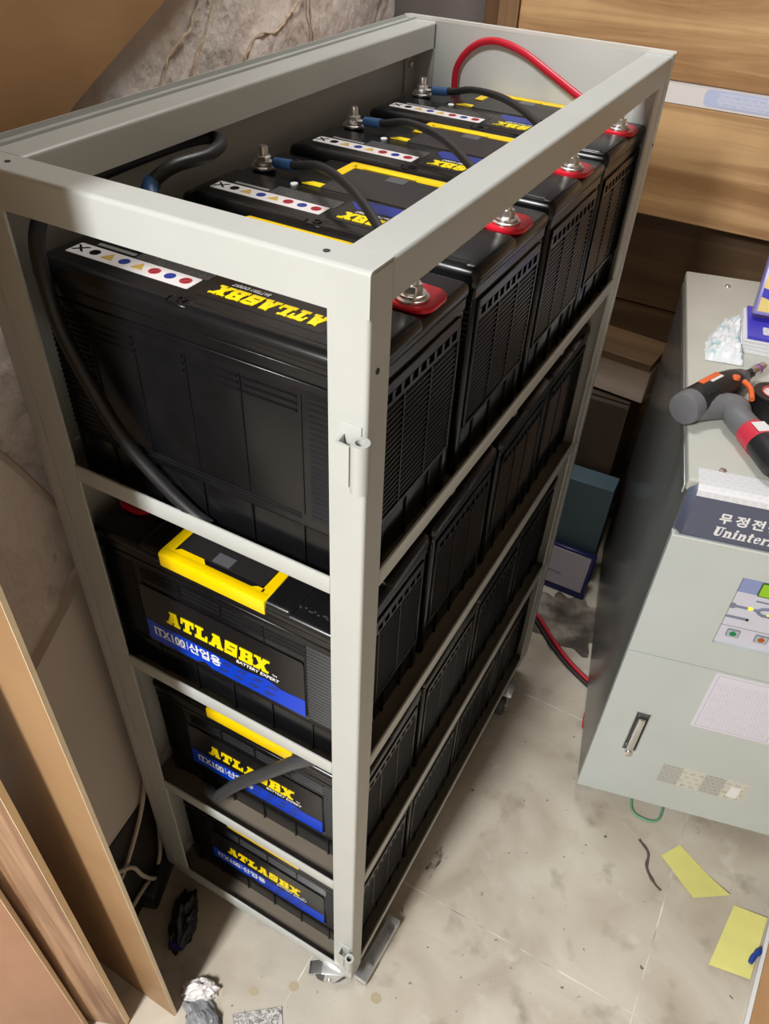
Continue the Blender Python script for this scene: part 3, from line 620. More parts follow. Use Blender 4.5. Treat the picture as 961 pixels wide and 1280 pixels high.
for x, nm, c in ((.1345, 'green_button', (.0, .22, .07)), (.1765, 'orange_button', (.42, .10, .02)), (.2185, 'green_button', (.0, .22, .07))):
    b = BM(); prism(b, rrect(x - .0098, x + .0098, .4770, .4935, .002), CY - .0016, CY, 'Y'); e = obj('button_frame', b, mat('button_frame', (.20, .24, .28), .4), cp)
    b = BM(); prism(b, rrect(x - .0084, x + .0084, .4784, .4921, .0016), CY - .0022, CY - .0014, 'Y'); obj('button_face', b, mat('button_face', (.42, .46, .50), .4), e)
    b = BM(); prism(b, disc_poly(x, .4850, .0052, 14, .0046), CY - .0028, CY - .0020, 'Y'); prism(b, rrect(x - .0012, x + .0012, .486, .4912, .0004), CY - .0030, CY - .0020, 'Y'); obj(nm, b, mat(nm, c, .4), e)
# lower door
b = BM(); HX0, HX1, HZ0, HZ1 = .0470, .0720, .1300, .2470
for x0, x1, z0, z1 in ((X0, HX0, UB, .3985), (HX1, UWD, UB, .3985), (HX0, HX1, HZ1, .3985), (HX0, HX1, UB, HZ0)): box(b, x0, x1, -.010, .003, z0, z1)
dr = obj('lower_door', b, UPSM, ups)
b = BM(); box(b, HX0, HX1, .0022, .0028, HZ0, HZ1); hs = obj('handle_recess', b, mat('recess_grey', (.48, .47, .43), .5), dr)
b = BM(); ring_t = .0016
for x0, x1, z0, z1 in ((HX0 - .0006, HX0 + .0012, HZ0, HZ1), (HX1 - .0012, HX1 + .0006, HZ0, HZ1), (HX0, HX1, HZ1 - .0012, HZ1 + .0006), (HX0, HX1, HZ0 - .0006, HZ0 + .0012)): box(b, x0, x1, -.0108, -.0020, z0, z1)
obj('handle_bezel', b, GALV, dr)
b = BM(); box(b, .0530, .0660, -.0175, -.0080, .1290, .2330, .0028, 3); box(b, .0545, .0645, -.010, .002, .205, .222, .001); hb_ = obj('latch_handle', b, CHROME, dr)
b = BM(); lathe(b, [(.0068, -.004), (.0068, -.0195), (.0045, -.0205)], (.0595, 0, .1270), 18, 'Y'); obj('lock', b, STEEL, dr)
# printed notices
b = BM(); prism(b, rrect(.1380, .2700, .2450, .3940, .002), -.0104, -.0100, 'Y'); nt_ = obj('notice_sticker', b, mat('notice_paper', (.72, .71, .80), .4), dr)
b = BM(); prism(b, rrect(.1480, .2600, .2560, .3740, .004), -.0106, -.0103, 'Y'); obj('notice_print', b, print_mat('notice_print', (.72, .71, .80), (.48, .45, .54), .0052, .0065, ('X', 'Z')), nt_)
b = BM()
for x0, x1, z0, z1 in ((.1440, .2640, .2505, .2513), (.1440, .2640, .3885, .3893), (.1440, .1448, .2505, .3893), (.2632, .2640, .2505, .3893)): box(b, x0, x1, -.0106, -.0103, z0, z1)
obj('notice_border', b, mat('notice_line', (.40, .39, .55), .5), nt_)
b = BM(); prism(b, rrect(.185, .250, .3760, .3840, .001), -.0106, -.0103, 'Y'); obj('notice_title', b, print_mat('notice_title', (.72, .71, .80), (.20, .19, .30), .0100, .0050, ('X', 'Z')), nt_)
b = BM(); prism(b, R_(.1280, .0560, .2840, .1170), -.0104, -.0100, 'Y'); rp = obj('rating_plate', b, mat('plate_paper', (.58, .58, .50), .45), dr)
for k, x in enumerate((.1285, .1660, .2055, .2420)):
    b = BM(); prism(b, R_(x, .0570, x + .0365, .1160), -.0107, -.0103, 'Y'); obj('plate_field', b, MATS.get('plate_print%d' % (k % 2)) or print_mat('plate_print%d' % (k % 2), ((.46, .46, .43), (.62, .62, .54))[k % 2], (.25, .25, .25), (.0098, .0140)[k % 2], (.0095, .0160)[k % 2], ('X', 'Z')), rp)
b = BM(); prism(b, R_(.254, .065, .272, .098), -.0110, -.0106, 'Y'); obj('white_tag', b, WHITEP, rp)
for x in (.05, UWD - .06):
    for y in (.06, UDP - .06):
        b = BM(); lathe(b, [(.022, FZ), (.024, FZ + .012), (.012, FZ + .02), (.012, UB + .002)], (x, y, 0), 16); obj('foot', b, RUBBER, ups)
# white sheet folded over the header edge
def U(u, w, z): v = Matrix.Rotation(UA, 4, 'Z') @ Vector((u, w, z)); return Vector((UX + v.x, UY + v.y, v.z))
sh = thing('paper_slip', 'white printed paper slip bent over the front edge of the cabinet top', 'paper', (UX, UY, 0), UA)
b = BM(); prof = [(.030, UT + .0006), (.004, UT + .0008), (-.008, UT + .0004), (-.0165, UT - .004), (-.0185, UT - .012)]
prism(b, prof + [(y - .0003, z + .0006) for y, z in prof[::-1]], .0040, .215, 'X'); obj('sheet', b, print_mat('slip_print', (.74, .74, .76), (.62, .62, .66), .0075, .012, ('X', 'Y')), sh)

# ------------------------------------------------------------------ things on the cabinet
# cordless driver lying on its side
GREY = mat('driver_grey', (.16, .16, .17), .45, var=.06, vscale=60); BLK = mat('driver_black', (.016, .016, .017), .4); ORG = mat('driver_orange', (.80, .15, .04), .4)
drv = thing('cordless_driver', 'grey and black cordless screwdriver with orange trigger lying on the cabinet', 'power tool', (UX, UY, UT), UA)
def D(u, w, h): return Vector((u - .018, w + .004, h))
DS = .86; ax0, ax1 = D(-.006, .128, .0272), D(.088, .258, .0272); ad = (ax1 - ax0)
def A(t, h=0.0, side=0.0):
    n_ = Vector((ad.y, -ad.x, 0)).normalized(); return ax0 + ad * t + Vector((0, 0, h)) + n_ * side
b = BM(); tube(b, [A(-.01), A(.00), A(.03), A(.15), A(.30)], [0.0189, 0.0237, 0.0249, 0.0254, 0.0249], 20); obj('motor_cap', b, GREY, drv)
b = BM(); tube(b, [A(.12), A(.14), A(.40), A(.62), A(.80), A(.86)], [0.0245, 0.0260, 0.0265, 0.0258, 0.0219, 0.0172], 20); bdy = obj('shell', b, BLK, drv)
b = BM(); tube(b, [A(.82), A(.86), A(.94), A(.99)], [0.0202, 0.0193, 0.0159, 0.0112], 18); obj('nose', b, mat('driver_nose', (.10, .095, .09), .4), drv)
b = BM(); tube(b, [A(.97), A(1.02), A(1.03), A(1.07), A(1.08), A(1.13)], [0.0065, 0.0065, 0.0082, 0.0082, 0.0060, 0.0060], 14); obj('chuck', b, BLK, drv)
b = BM(); tube(b, [A(1.12), A(1.16), A(1.30), A(1.34)], [0.0073, 0.0082, 0.0082, 0.0069], 14); obj('bit_socket', b, STEEL, drv)
b = BM(); tube(b, [A(1.21), A(1.25)], [0.0085, 0.0085], 14); obj('purple_band', b, mat('purple_band', (.22, .08, .35), .3), drv)
h0, h1, h2, h3 = A(.50, -.002, .012), A(.42, -.004, .045), D(.085, .112, .0245), D(.100, .078, .0245)
b = BM(); tube(b, spline([A(.15, -.004, .004), A(.34, -.004, .018), A(.46, -.004, .040), D(.072, .136, .0255), h2, h3], 5), [.0222] * 6 + [.0208] * 8 + [.0200] * 12, 18, flat=.95); grip = obj('grip', b, GREY, drv)
b = BM(); tube(b, [D(.088, .105, .0245), D(.093, .094, .0245), D(.101, .076, .0245)], [0.0209, 0.0213, 0.0217], 18); lb = obj('label_band', b, mat('band_red', (.62, .04, .07), .4), drv)
b = BM(); box(b, -.011, .011, -.010, .010, 0, .0006, M=Matrix.Translation((.0775, .0925, .0458)) @ Matrix.Rotation(math.radians(-65), 4, 'Z')); obj('label_white', b, WHITEP, lb)
b = BM(); tube(b, [D(.099, .080, .0250), D(.103, .071, .0252), D(.118, .034, .0252), D(.122, .026, .0252)], [0.0206, 0.0215, 0.0215, 0.0193], 18); obj('battery_pack', b, mat('pack_black', (.02, .021, .024), .35), drv)
b = BM(); Mx = Matrix.Translation(A(.42, .0238, -.009)) @ Matrix.Rotation(math.atan2(ad.y, ad.x), 4, 'Z'); box(b, -.023, .023, -.0048, .0048, 0, .0028, .001, M=Mx); nmp = obj('name_plate', b, ORG, drv)
b = BM(); Mx = Matrix.Translation(A(.46, .0245, -.001)) @ Matrix.Rotation(math.atan2(ad.y, ad.x), 4, 'Z'); box(b, -.014, .014, -.0022, .0022, 0, .0028, M=Mx); obj('plate_text', b, WHITEP, nmp)
b = BM(); lathe(b, [(.0065, 0), (.0055, .004), (.002, .005)], tuple(A(.66, .0218, .012)), 14); obj('direction_button', b, ORG, drv)
b = BM(); tube(b, spline([A(.74, .016, .020), A(.70, .014, .036), A(.58, .010, .052)], 5), .0042, 10); obj('trigger', b, ORG, drv)
for k in range(5):
    b = BM(); Mx = Matrix.Translation(A(.20 + .04 * k, .0218, .013)) @ Matrix.Rotation(math.atan2(ad.y, ad.x) + 1.57, 4, 'Z'); box(b, -.004, .004, -.0008, .0008, 0, .0022, M=Mx); obj('vent_slot', b, DARK, bdy)
# tape roll
tp_ = thing('tape_roll', 'black tape roll with red and white core label beside the screwdriver', 'tape', tuple(U(.107, .208, UT)), UA)
b = BM(); ring(b, .030, .0185, .0, .038, (0, 0, 0), 32); obj('roll', b, mat('tape_black', (.014, .014, .015), .3), tp_)
b = BM(); ring(b, .0185, .0165, .0, .039, (0, 0, 0), 28); obj('core', b, mat('core_red', (.55, .06, .06), .5), tp_)
b = BM(); lathe(b, [(.0163, .035), (.0163, .0365)], (0, 0, 0), 24); obj('core_label', b, print_mat('core_print', (.78, .74, .72), (.6, .12, .12), .012, .012, ('X', 'Y')), tp_)
# pads of paper, blue book, glove packet, crumpled bag
wp = thing('paper_pad', 'stack of white paper under the blue booklet on the cabinet', 'paper', tuple(U(.075, .395, UT)), UA - .06)
for k in range(4):
    b = BM(); box(b, .0 + .001 * (k % 2), .20, .001 * k, .13, .0002 + .006 * k, .006 + .006 * k, .0008, 1); obj('sheet_bundle', b, mat('paper_white', (.76, .76, .78), .6), wp)
bb = thing('booklet', 'blue booklet with a white sticker lying on the white paper stack', 'booklet', tuple(U(.083, .400, UT + .0245)), UA - .05)
b = BM(); box(b, 0, .18, 0, .12, 0, .0065, .0008, 1); obj('cover', b, mat('booklet_blue', (.07, .06, .55), .35), bb)
b = BM(); prism(b, rrect(.024, .075, .012, .040, .003), .0065, .0070); obj('sticker', b, print_mat('booklet_sticker', (.74, .74, .78), (.30, .30, .40), .010, .014, ('X', 'Y')), bb)
pk = thing('glove_packet', 'blue and yellow packet standing on the blue booklet, clear wrap on top', 'packet', tuple(U(.090, .458, UT + .0440)), UA - .05)
pk.rotation_euler = (math.radians(-24), 0, UA - .05)
b = BM(); box(b, 0, .17, 0, .030, 0, .125, .004, 2); obj('packet_body', b, mat('packet_lilac', (.30, .27, .62), .3), pk)
PY = mat('packet_yellow', (.80, .62, .22), .35); PB = mat('packet_blue', (.06, .06, .50), .3)
b = BM(); prism(b, R_(.005, .006, .165, .119), -.0004, .0, 'Y'); obj('print_field', b, PY, pk)
b = BM(); prism(b, [(.005, .045), (.005, .030), (.09, -.002 + .012), (.165, .006), (.165, .012)], -.0008, -.0003, 'Y'); prism(b, [(.005, .085), (.005, .068), (.165, .030), (.165, .048)], -.0008, -.0003, 'Y'); prism(b, [(.005, .119), (.005, .105), (.06, .108), (.05, .119)], -.0008, -.0003, 'Y'); obj('print_stripes', b, PB, pk)
b = BM(); tube(b, spline([(.006, -.001, .088), (.03, -.002, .084), (.06, -.002, .098), (.10, -.002, .108)], 5), [.004, .005, .006, .007, .008] * 3 + [.007], 8, flat=.3); obj('print_shape', b, mat('packet_orange', (.80, .40, .05), .35), pk)
b = BM(); bmv = []
for i in range(13):
    row = []
    for k in range(7):
        x = .17 * i / 12; z = .122 + .040 * k / 6; row.append(b.verts.new((x + .004 * noise.noise(Vector((i * .9, k * .9, 2))), .015 + .020 * noise.noise(Vector((i * .55, k * .7, 5))), z + .008 * noise.noise(Vector((i * .5, 0, 8))))))
    bmv.append(row)
for i in range(12):
    for k in range(6): b.faces.new((bmv[i][k], bmv[i + 1][k], bmv[i + 1][k + 1], bmv[i][k + 1]))
wrapm = mat('clear_wrap', (.75, .75, .78), .15, alpha=.55, spec=.8)
obj('wrap', b, wrapm, pk)
bag = thing('plastic_bag', 'crumpled white and pale teal plastic bag left of the blue booklet', 'bag', tuple(U(.020, .346, UT)), UA)
b = BM(); bmv = []
for i in range(19):
    row = []
    for k in range(25):
        x = .062 * i / 18; y = .165 * k / 24; edge = min(i, 18 - i, k, 24 - k) / 3.0; h = min(1, edge)
        z = .001 + h * (.006 + .010 * abs(noise.noise(Vector((x * 60, y * 45, 1)))) + .016 * (x / .062) + .006 * noise.noise(Vector((x * 140, y * 120, 7))))
        row.append(b.verts.new((x + .22 * y * 0 + .006 * noise.noise(Vector((y * 50, 3, 1))) * (1 if i < 3 else 0) + max(0, (y - .06)) * .35 * (1 - i / 18), y, max(z, .0006))))
    bmv.append(row)
for i in range(18):
    for k in range(24): f = b.faces.new((bmv[i][k], bmv[i + 1][k], bmv[i + 1][k + 1], bmv[i][k + 1])); f.smooth = True
obj('film', b, ramp_mat('bag_film', [(.36, (.42, .60, .63)), (.44, (.72, .78, .80)), (.62, (.82, .83, .85))], 40, .25, 3), bag)

# ------------------------------------------------------------------ wooden bench at the back
WOODF = wood('bench_pine', (.36, .19, .075), (.64, .40, .19), 'X', 1.0, .45, contrast=.32)
WOODV = wood('bench_pine_upright', (.20, .11, .05), (.36, .21, .10), 'Z', 1.0, .5)
WOODD = wood('brown_shaded_wood', (.085, .048, .022), (.19, .11, .05), 'X', 1.0, .6)  # lower back planks carry the shade under the bench in this colour
bench = thing('wooden_bench', 'pale pine plank shelving along the back wall', 'shelving', (0, 1.35, 0))
def plank(x0, x1, y0, y1, z0, z1, m_, nm='plank', par=bench, r=.002):
    b = BM(); o_ = Vector(par.location); box(b, x0 - o_.x, x1 - o_.x, y0 - o_.y, y1 - o_.y, z0 - o_.z, z1 - o_.z, r, 1); return obj(nm, b, m_, par)
plank(-.43, 1.4, 1.350, 1.375, 1.0640, 1.3200, WOODF); plank(-.43, 1.4, 1.352, 1.377, .8080, 1.0250, WOODF); plank(-.43, 1.4, 1.377, 1.455, .990, 1.0235, WOODF, 'shelf_board')
plank(-.43, 1.4, 1.377, 1.455, .8000, .8180, WOODF, 'shelf_board')
plank(-.474, -.432, 1.345, 1.455, FZ, 1.32, WOODV, 'upright'); plank(-.510, -.476, 1.360, 1.455, FZ, 1.32, wood('dark_upright', (.10, .045, .02), (.20, .10, .045), 'Z', 1.0, .5), 'upright')
plank(-.43, 1.4, 1.425, 1.445, .58, .795, WOODD); plank(-.43, 1.4, 1.430, 1.450, .36, .575, WOODD); plank(-.43, 1.4, 1.425, 1.445, .14, .355, WOODD); plank(-.43, 1.4, 1.430, 1.450, FZ + .01, .135, WOODD)
# white printed strip lying in the gap between the two pine planks
ps = thing('printed_card', 'white card with pale blue print set between two pine planks', 'card', (0, 1.353, 1.026))
b = BM(); box(b, -.130, .52, -.0010, .0006, 0, .0375); obj('card', b, mat('card_white', (.80, .76, .74), .35), ps)
b = BM(); prism(b, rrect(-.035, .105, .004, .0335, .010), -.0014, -.0010, 'Y'); cpn = obj('pale_blue_print', b, mat('card_blue', (.52, .58, .80), .4), ps)
b = BM(); prism(b, rrect(-.010, .098, .007, .0300, .006), -.0018, -.0014, 'Y'); obj('print_panel', b, print_mat('card_print', (.62, .66, .82), (.42, .50, .78), .007, .016, ('X', 'Z')), cpn)

# ------------------------------------------------------------------ clutter in the gap at the back
CARD = mat('cardboard_dark', (.07, .045, .03), .75, var=.15, vscale=9)
cb_ = thing('cardboard_box', 'brown cardboard box under the bench with a pale board on top', 'box', (-.11, 1.31, FZ + .0002))
b = BM(); box(b, -.17, .12, -.10, .10, 0, .50, .003, 1); bx_ = obj('carton', b, CARD, cb_)
for s in (-1, 1):
    b = BM(); box(b, -.168, .118, min(0, s * .098), max(0, s * .098), .5005, .5035, .0006, 1, M=Matrix.Rotation(s * .02, 4, 'X')); obj('flap', b, CARD, cb_)
bl_ = thing('pale_board', 'pale wood offcut lying on the cardboard box', 'board', (-.05, 1.285, FZ + .512), math.radians(-6))
b = BM(); box(b, -.16, .088, -.05, .05, 0, .085, .002, 1); obj('offcut', b, wood('pale_wood', (.55, .44, .36), (.70, .60, .52), 'X', 1.0, .6), bl_)
b = BM(); box(b, -.10, .088, -.06, .06, .0855, .1050, .0015, 1); obj('thin_lath', b, WOODD, bl_)
bc = thing('blue_carton', 'pale blue printed carton standing on the floor in the rear gap', 'carton', (-.075, 1.165, FZ + .0002), math.radians(2))
b = BM(); box(b, -.13, .115, -.03, .03, 0, .315, .002, 1); obj('carton', b, mat('carton_blue', (.085, .14, .17), .5, var=.08, vscale=12), bc)
b = BM()
for k in range(3):
    box(b, -.062 + .022 * k, -.046 + .022 * k, -.0304, -.0301, .2150, .2175); box(b, -.056 + .022 * k, -.0535 + .022 * k, -.0304, -.0301, .200, .2150)
prism(b, [(-.11, .100), (-.06, .112), (-.02, .108), (.0, .090), (-.05, .080), (-.10, .085)], -.0304, -.0301, 'Y'); obj('carton_print', b, mat('carton_print', (.03, .16, .28), .5), bc)
wt = thing('framed_tray', 'white panel in a navy frame leaning on the blue carton', 'tray', (-.022, 1.070, FZ + .0002), 0)
wt.rotation_euler = (math.radians(-16), 0, 0)
b = BM(); box(b, -.080, .072, .004, .020, .002, .130, .003, 1); obj('frame', b, mat('tray_navy', (.015, .015, .10), .4), wt)
b = BM(); box(b, -.072, .062, .002, .0045, .020, .122, .001, 1); obj('panel', b, mat('tray_white', (.40, .38, .42), .5), wt)
b = BM(); box(b, -.072, .0, .0012, .0025, .052, .057); obj('panel_line', b, GD, wt)

# ------------------------------------------------------------------ boards leaning at the left
WA = wood('smooth_ply', (.325, .188, .086), (.38, .228, .108), 'Z', .5, .5, contrast=.8); WB = wood('grainy_fir', (.22, .11, .055), (.42, .26, .15), 'Z', 1.6, .55, contrast=.30); WC = wood('reddish_board', (.36, .18, .095), (.43, .225, .125), 'Z', .6, .5, contrast=.7)
EDG = mat('pale_board_edge', (.90, .74, .50), .55, var=.08, vscale=20)
YW = e0.y
def board(label, xr, yr, width, th, h, yaw, m_, nm):
    """upright board; (xr, yr) is the front corner of its right-hand edge, yaw swings the far end towards the viewer"""
    t = thing(nm, label, 'board', (xr, yr, FZ + .0002), math.radians(yaw))
    b = BM(); box(b, -width, -.0006, 0, th, 0, h, .0006, 1); obj('face', b, m_, t)
    b = BM(); box(b, -.0007, 0, .0003, th - .0003, .0005, h - .0005); obj('sawn_edge', b, EDG, t)
    return t
board('smooth tan plywood sheet standing upright left of the rack', -.2350, -.170, .60, .006, 1.70, 0, WA, 'plywood_sheet')
board('coarse-grained plank with pale sawn edge in front of the plywood sheet', -.292, -.219, .42, .011, 1.25, 22, WB, 'fir_plank')
board('reddish-brown plank with pale sawn edge, nearest of the upright boards', -.338, -.256, .44, .011, .95, 43, WC, 'reddish_plank')
# wood panel fixed high on the left wall
b = BM(); pts = [(-.138, 1.10), (.065, 1.155), (.115, 1.173), (.25, 1.215), (.388, 1.255), (.60, 1.315), (.60, 1.75)][:6] + [(.60, 1.75), (-.138, 1.75)]
lo = [b.verts.new(wallpt(s, z, .010)) for s, z in pts]; hi = [b.verts.new(wallpt(s, z, .030)) for s, z in pts]; b.faces.new(lo); b.faces.new(hi[::-1])
for i in range(8): b.faces.new((lo[i], hi[i], hi[(i + 1) % 8], lo[(i + 1) % 8]))
bmesh.ops.recalc_face_normals(b, faces=b.faces)
tag(obj('wall_board', b, wood('wall_board_wood', (.36, .20, .085), (.46, .27, .12), 'Y', .8, .5, contrast=.8)), 'orange-brown wooden board fixed on the plaster wall, upper left', 'board')
# cord on the plaster wall
b = BM(); tube(b, spline([wallpt(s, z, .014) for s, z in ((-.10, 1.05), (-.05, .96), (-.017, .90), (.027, .805), (.085, .672), (.16, .56), (.25, .45))], 6), .0042, 8); tag(obj('wall_cord', b, mat('wall_cord', (.40, .33, .28), .5)), 'greyish cord running down the plaster wall behind the rack', 'cord')

# ------------------------------------------------------------------ floor things
# galvanised channel beside the rack
ch = thing('metal_channel', 'short galvanised steel channel lying on the floor beside the rack caster', 'channel', (.0060, .086, FZ + .0002), math.radians(-2))
b = BM(); T = .0016
prism(b, [(-.0105, 0), (.0105, 0), (.0105, .026), (.0105 - T, .026), (.0105 - T, T), (-.0105 + T, T), (-.0105 + T, .026), (-.0105, .026)], -.062, .052, 'Y'); chn = obj('channel', b, GALV, ch)
b = BM(); box(b, -.0115, .0115, -.062, -.036, .0262, .0275); box(b, -.0115, .0115, -.0635, -.062, .010, .0275); obj('front_clip', b, GALV, ch)
b = BM(); box(b, -.0115, .0115, .040, .052, .0262, .0275); obj('rear_clip', b, GALV, ch)
# sticky notes
def note(label, pts, bend, m_):
    t = thing('sticky_note', label, 'note', (0, 0, 0), 0, 'yellow notes on the floor')
    b = BM(); n = 10; (ax_, ay), (bx2, by2), (cx_, cy), (dx, dy) = pts; rows = []
    for i in range(n + 1):
        f = i / n; r = []
        for k in range(5):
            g = k / 4; x = (ax_ * (1 - g) + bx2 * g) * (1 - f) + (dx * (1 - g) + cx_ * g) * f; y = (ay * (1 - g) + by2 * g) * (1 - f) + (dy * (1 - g) + cy * g) * f
            r.append((x, y, FZ + .0012 + bend(f, g)))
        rows.append(r)
    for off in (0, .0003):
        vs = [[b.verts.new((x, y, z + off)) for x, y, z in r] for r in rows]
        for i in range(n):
            for k in range(4): f_ = b.faces.new((vs[i][k], vs[i + 1][k], vs[i + 1][k + 1], vs[i][k + 1])); f_.smooth = True
    obj('leaf', b, m_, t); return t
NY = mat('note_yellow', (.74, .70, .22), .6, var=.04, vscale=30)
note('curled pale yellow note on the floor in front of the grey cabinet', [(.398, .507), (.425, .547), (.530, .492), (.470, .452)], lambda f, g: .012 * max(0, f - .55) ** 1.2 * 2 + .004 * (1 - g) * math.sin(f * 3.1), NY)
n2 = note('flat pale yellow note on the floor against the white-edged board', [(.541, .482), (.598, .486), (.588, .363), (.521, .354)], lambda f, g: .0062 * g, NY)
# board with a white edge, lower right
br_ = thing('edged_board', 'tan board with a white edge strip on the floor, bottom right corner', 'board', (.581, .18, FZ + .0002), math.radians(-3.2))
b = BM(); box(b, .012, .42, -.62, .36, 0, .0045, .0006, 1); obj('board_face', b, wood('tan_board', (.42, .23, .10), (.52, .30, .15), 'Y', .5, .5, contrast=.8), br_)
b = BM(); box(b, .004, .012, -.62, .36, 0, .0052, .0008, 1); obj('edge_strip', b, mat('edge_white', (.74, .73, .72), .4), br_)
bp_ = thing('blue_plug', 'small blue plastic plug lying on the yellow note', 'plug', (.588, .402, FZ + .0072))
b = BM(); tube(b, spline([(-.006, -.014, .005), (-.002, 0, .006), (.004, .012, .0055), (.006, .020, .005)], 4), [.004, .0045, .005, .005, .005, .0045, .005, .006, .006, .005, .0045, .004, .003], 10); obj('plug', b, mat('plug_blue', (.01, .05, .30), .4), bp_)
# red and black cable on the floor at the back
fc = thing('floor_cable', 'red and black twin cable on the floor between rack and cabinet', 'cable', (0, 0, FZ))
pp = [(-.12, 1.02), (-.03, .962), (.026, .912), (.082, .868), (.135, .838), (.190, .815), (.26, .80)]
b = BM(); tube(b, spline([(x, y, .0052) for x, y in pp], 6), .005, 8); obj('red_core', b, REDCAB, fc)
b = BM(); tube(b, spline([(x - .009, y - .008, .0052) for x, y in pp], 6), .005, 8); obj('black_core', b, RUBBER, fc)
rt = BM(); tube(rt, spline([(.166, .770, FZ + .004), (.168, .735, FZ + .004), (.174, .705, FZ + .004)], 5), .003, 8); tag(obj('red_strip', rt, mat('red_strip', (.5, .02, .03), .4)), 'thin red strip on the floor at the foot of the cabinet side', 'strip')
# green wire under the cabinet
b = BM(); tube(b, spline([U(.118, .06, FZ + .004), U(.112, -.004, FZ + .004), U(.135, -.022, FZ + .004), U(.165, -.016, FZ + .004), U(.178, .03, FZ + .004)], 6), .0026, 8); tag(obj('green_wire', b, mat('wire_green', (.16, .36, .22), .5)), 'pale green wire looping out from under the grey cabinet', 'wire')
# beige cords and black adaptor in the lower left
for lab, pts, r in (('beige cord hanging down the wall left of the rack, then running behind the plywood', [(.045, .30), (.029, .241), (.011, .196), (-.014, .161), (-.048, .130), (-.085, .106), (-.120, .100)], .0036),
                    ('beige cord hanging lowest in the dark corner left of the rack', [(.035, .16), (.028, .112), (.017, .047), (.003, -.005), (-.022, -.030), (-.058, -.014), (-.100, -.004)], .0036),
                    ('short beige cord sagging across the other two in the dark corner', [(-.105, .150), (-.072, .100), (-.058, .040), (-.036, -.020), (-.012, -.048)], .0036)):
    b = BM(); tube(b, spline([wallpt(s_, z_, .022 + .007 * (r_i := 1 if 'sagging' in lab else 0)) for s_, z_ in pts], 7), r, 8); tag(obj('beige_cord', b, mat('cord_beige', (.60, .52, .43), .5)), lab, 'cord', 'cords left of the rack')
ad_ = thing('black_adaptor', 'black power adaptor on the floor left of the rack', 'adaptor', (-.423, -.028, FZ + .0002), math.radians(20))
b = BM(); box(b, -.055, .040, -.045, .050, 0, .050, .008, 3); obj('housing', b, RUBBER, ad_); b = BM(); box(b, -.045, .03, -.035, .04, .0502, .0512, .0004, 1); obj('lid_plate', b, BLK, ad_)
def crumple(name, label, cat, loc, sx, sy, sz, m_, seed, rz=0):
    t = thing(name, label, cat, loc, rz); b = BM(); bmesh.ops.create_icosphere(b, subdivisions=4, radius=1)
    for v in b.verts:
        n_ = v.co.normalized(); k = 1 + .30 * noise.noise(n_ * 2.2 + Vector((seed, 0, 0))) + .16 * noise.noise(n_ * 6 + Vector((0, seed, 0)))
        v.co = Vector((n_.x * sx * k, n_.y * sy * k, max(-.0, (n_.z * .9 + .1) * sz * k)))
    for f in b.faces: f.smooth = True
    obj('crumpled_sheet', b, m_, t, 25); return t
nb = crumple('navy_pouch', 'black and navy pouch on the floor under the left front corner of the rack', 'pouch', (-.318, -.046, FZ + .0002), .022, .050, .042, mat('pouch_black', (.016, .016, .018), .45), 5.7, .45)
b = BM(); box(b, -.016, .012, -.052, -.030, .002, .022, .006, 2); obj('navy_front', b, mat('pouch_navy', (.02, .025, .16), .5), nb)
crumple('crumpled_tissue', 'crumpled white paper on the floor at the foot of the plywood sheet', 'paper', (-.222, -.122, FZ + .0002), .030, .018, .030, mat('tissue_white', (.78, .74, .73), .7), 3.1, .6)
crumple('grey_bag', 'crumpled translucent grey bag on the floor below the rack', 'bag', (-.188, -.152, FZ + .0002), .045, .022, .022, mat('bag_grey', (.22, .23, .24), .3, var=.4, vscale=40), 8.4, -.3)
b = BM(); box(b, -.040, .040, -.040, .040, FZ + .0002, FZ + .0030, M=Matrix.Translation((-.098, -.128, 0)) @ Matrix.Rotation(math.radians(38), 4, 'Z'))
SPK = ramp_mat('granite_speckle', [(.38, (.16, .155, .15)), (.5, (.44, .43, .41)), (.60, (.66, .65, .62))], 190, .4, 8, dist=1.5)
tag(obj('speckled_tile', b, SPK), 'small black and white speckled tile piece on the floor', 'tile')
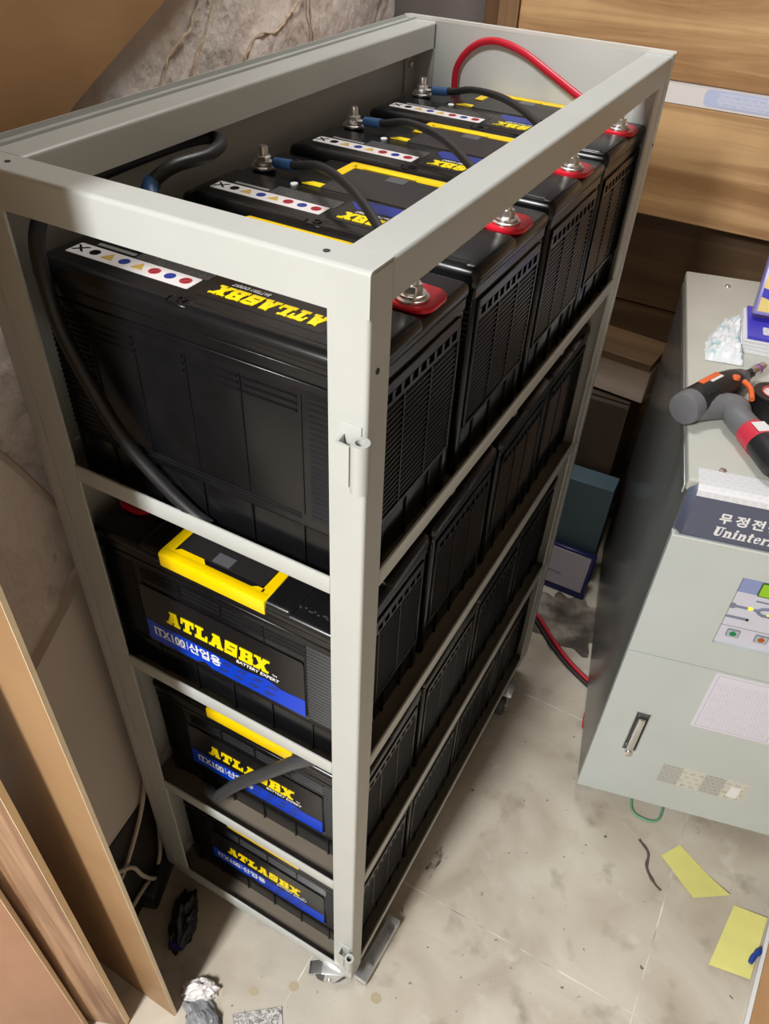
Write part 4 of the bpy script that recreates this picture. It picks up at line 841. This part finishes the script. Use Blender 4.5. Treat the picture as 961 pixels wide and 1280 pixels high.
# stains and grit on the floor
STN = mat('floor_stain', (.45, .375, .25), .4); STD = mat('floor_dirt', (.10, .08, .065), .8)
for i, (x, y, rx, ry, m_, lab) in enumerate(((.039, .018, .0095, .0085, STN, 'round tan stain on the floor near the front caster'), (-.091, -.036, .009, .008, STN, 'round tan stain on the floor left of the front caster'), (-.145, -.075, .009, .007, STN, 'round tan stain on the floor nearest the grey bag'))):
    b = BM(); prism(b, [(x + rx * (1 + .12 * noise.noise(Vector((math.cos(a) * 2, math.sin(a) * 2, i)))) * math.cos(a), y + ry * (1 + .12 * noise.noise(Vector((math.cos(a) * 2, math.sin(a) * 2, i + 5)))) * math.sin(a)) for a in [2 * math.pi * k / 22 for k in range(22)]], FZ + .0001, FZ + .0003); tag(obj('floor_stain', b, m_), lab, 'stain', 'tan stains on the floor')
b = BM(); sp = spline([(x, y, FZ + .0012) for x, y in ((.352, .518), (.375, .500), (.380, .470), (.400, .448), (.415, .440))], 6)
tube(b, sp, [.004 * (.5 + .9 * abs(noise.noise(p * 60))) for p in sp], 8, flat=.12); tag(obj('dirt_smear', b, STD), 'dark winding smear of dirt on the floor in front of the cabinet', 'dirt')
b = BM()
sm = []
for k in range(40):
    a_ = 2 * math.pi * k / 40; r_ = .6 + .9 * abs(noise.noise(Vector((math.cos(a_) * 3, math.sin(a_) * 3, 2.2)))); sm.append((.022 + .013 * r_ * math.cos(a_), .275 + .042 * r_ * math.sin(a_)))
prism(b, sm, FZ + .0001, FZ + .0003); tag(obj('dirt_smear', b, ramp_mat('grime', [(.40, (.10, .08, .06)), (.5, (.26, .22, .175)), (.6, (.46, .41, .335))], 60, .6, 6)), 'dark grimy smear on the floor beside the rack', 'dirt')

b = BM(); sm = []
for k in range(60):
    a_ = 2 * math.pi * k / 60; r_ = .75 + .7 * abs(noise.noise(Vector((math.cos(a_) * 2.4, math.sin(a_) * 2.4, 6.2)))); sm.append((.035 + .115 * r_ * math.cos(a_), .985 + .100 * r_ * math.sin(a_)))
prism(b, sm, FZ + .0001, FZ + .0003); tag(obj('dirt_smear', b, ramp_mat('rear_grime_shade', [(.36, (.055, .045, .035)), (.5, (.15, .125, .10)), (.62, (.34, .30, .25))], 16, .7, 8)), 'broad patch of black grime with painted shade on the floor behind the red and black cable', 'dirt')  # floor grime, its dark colour also deepening the shade of the rear gap
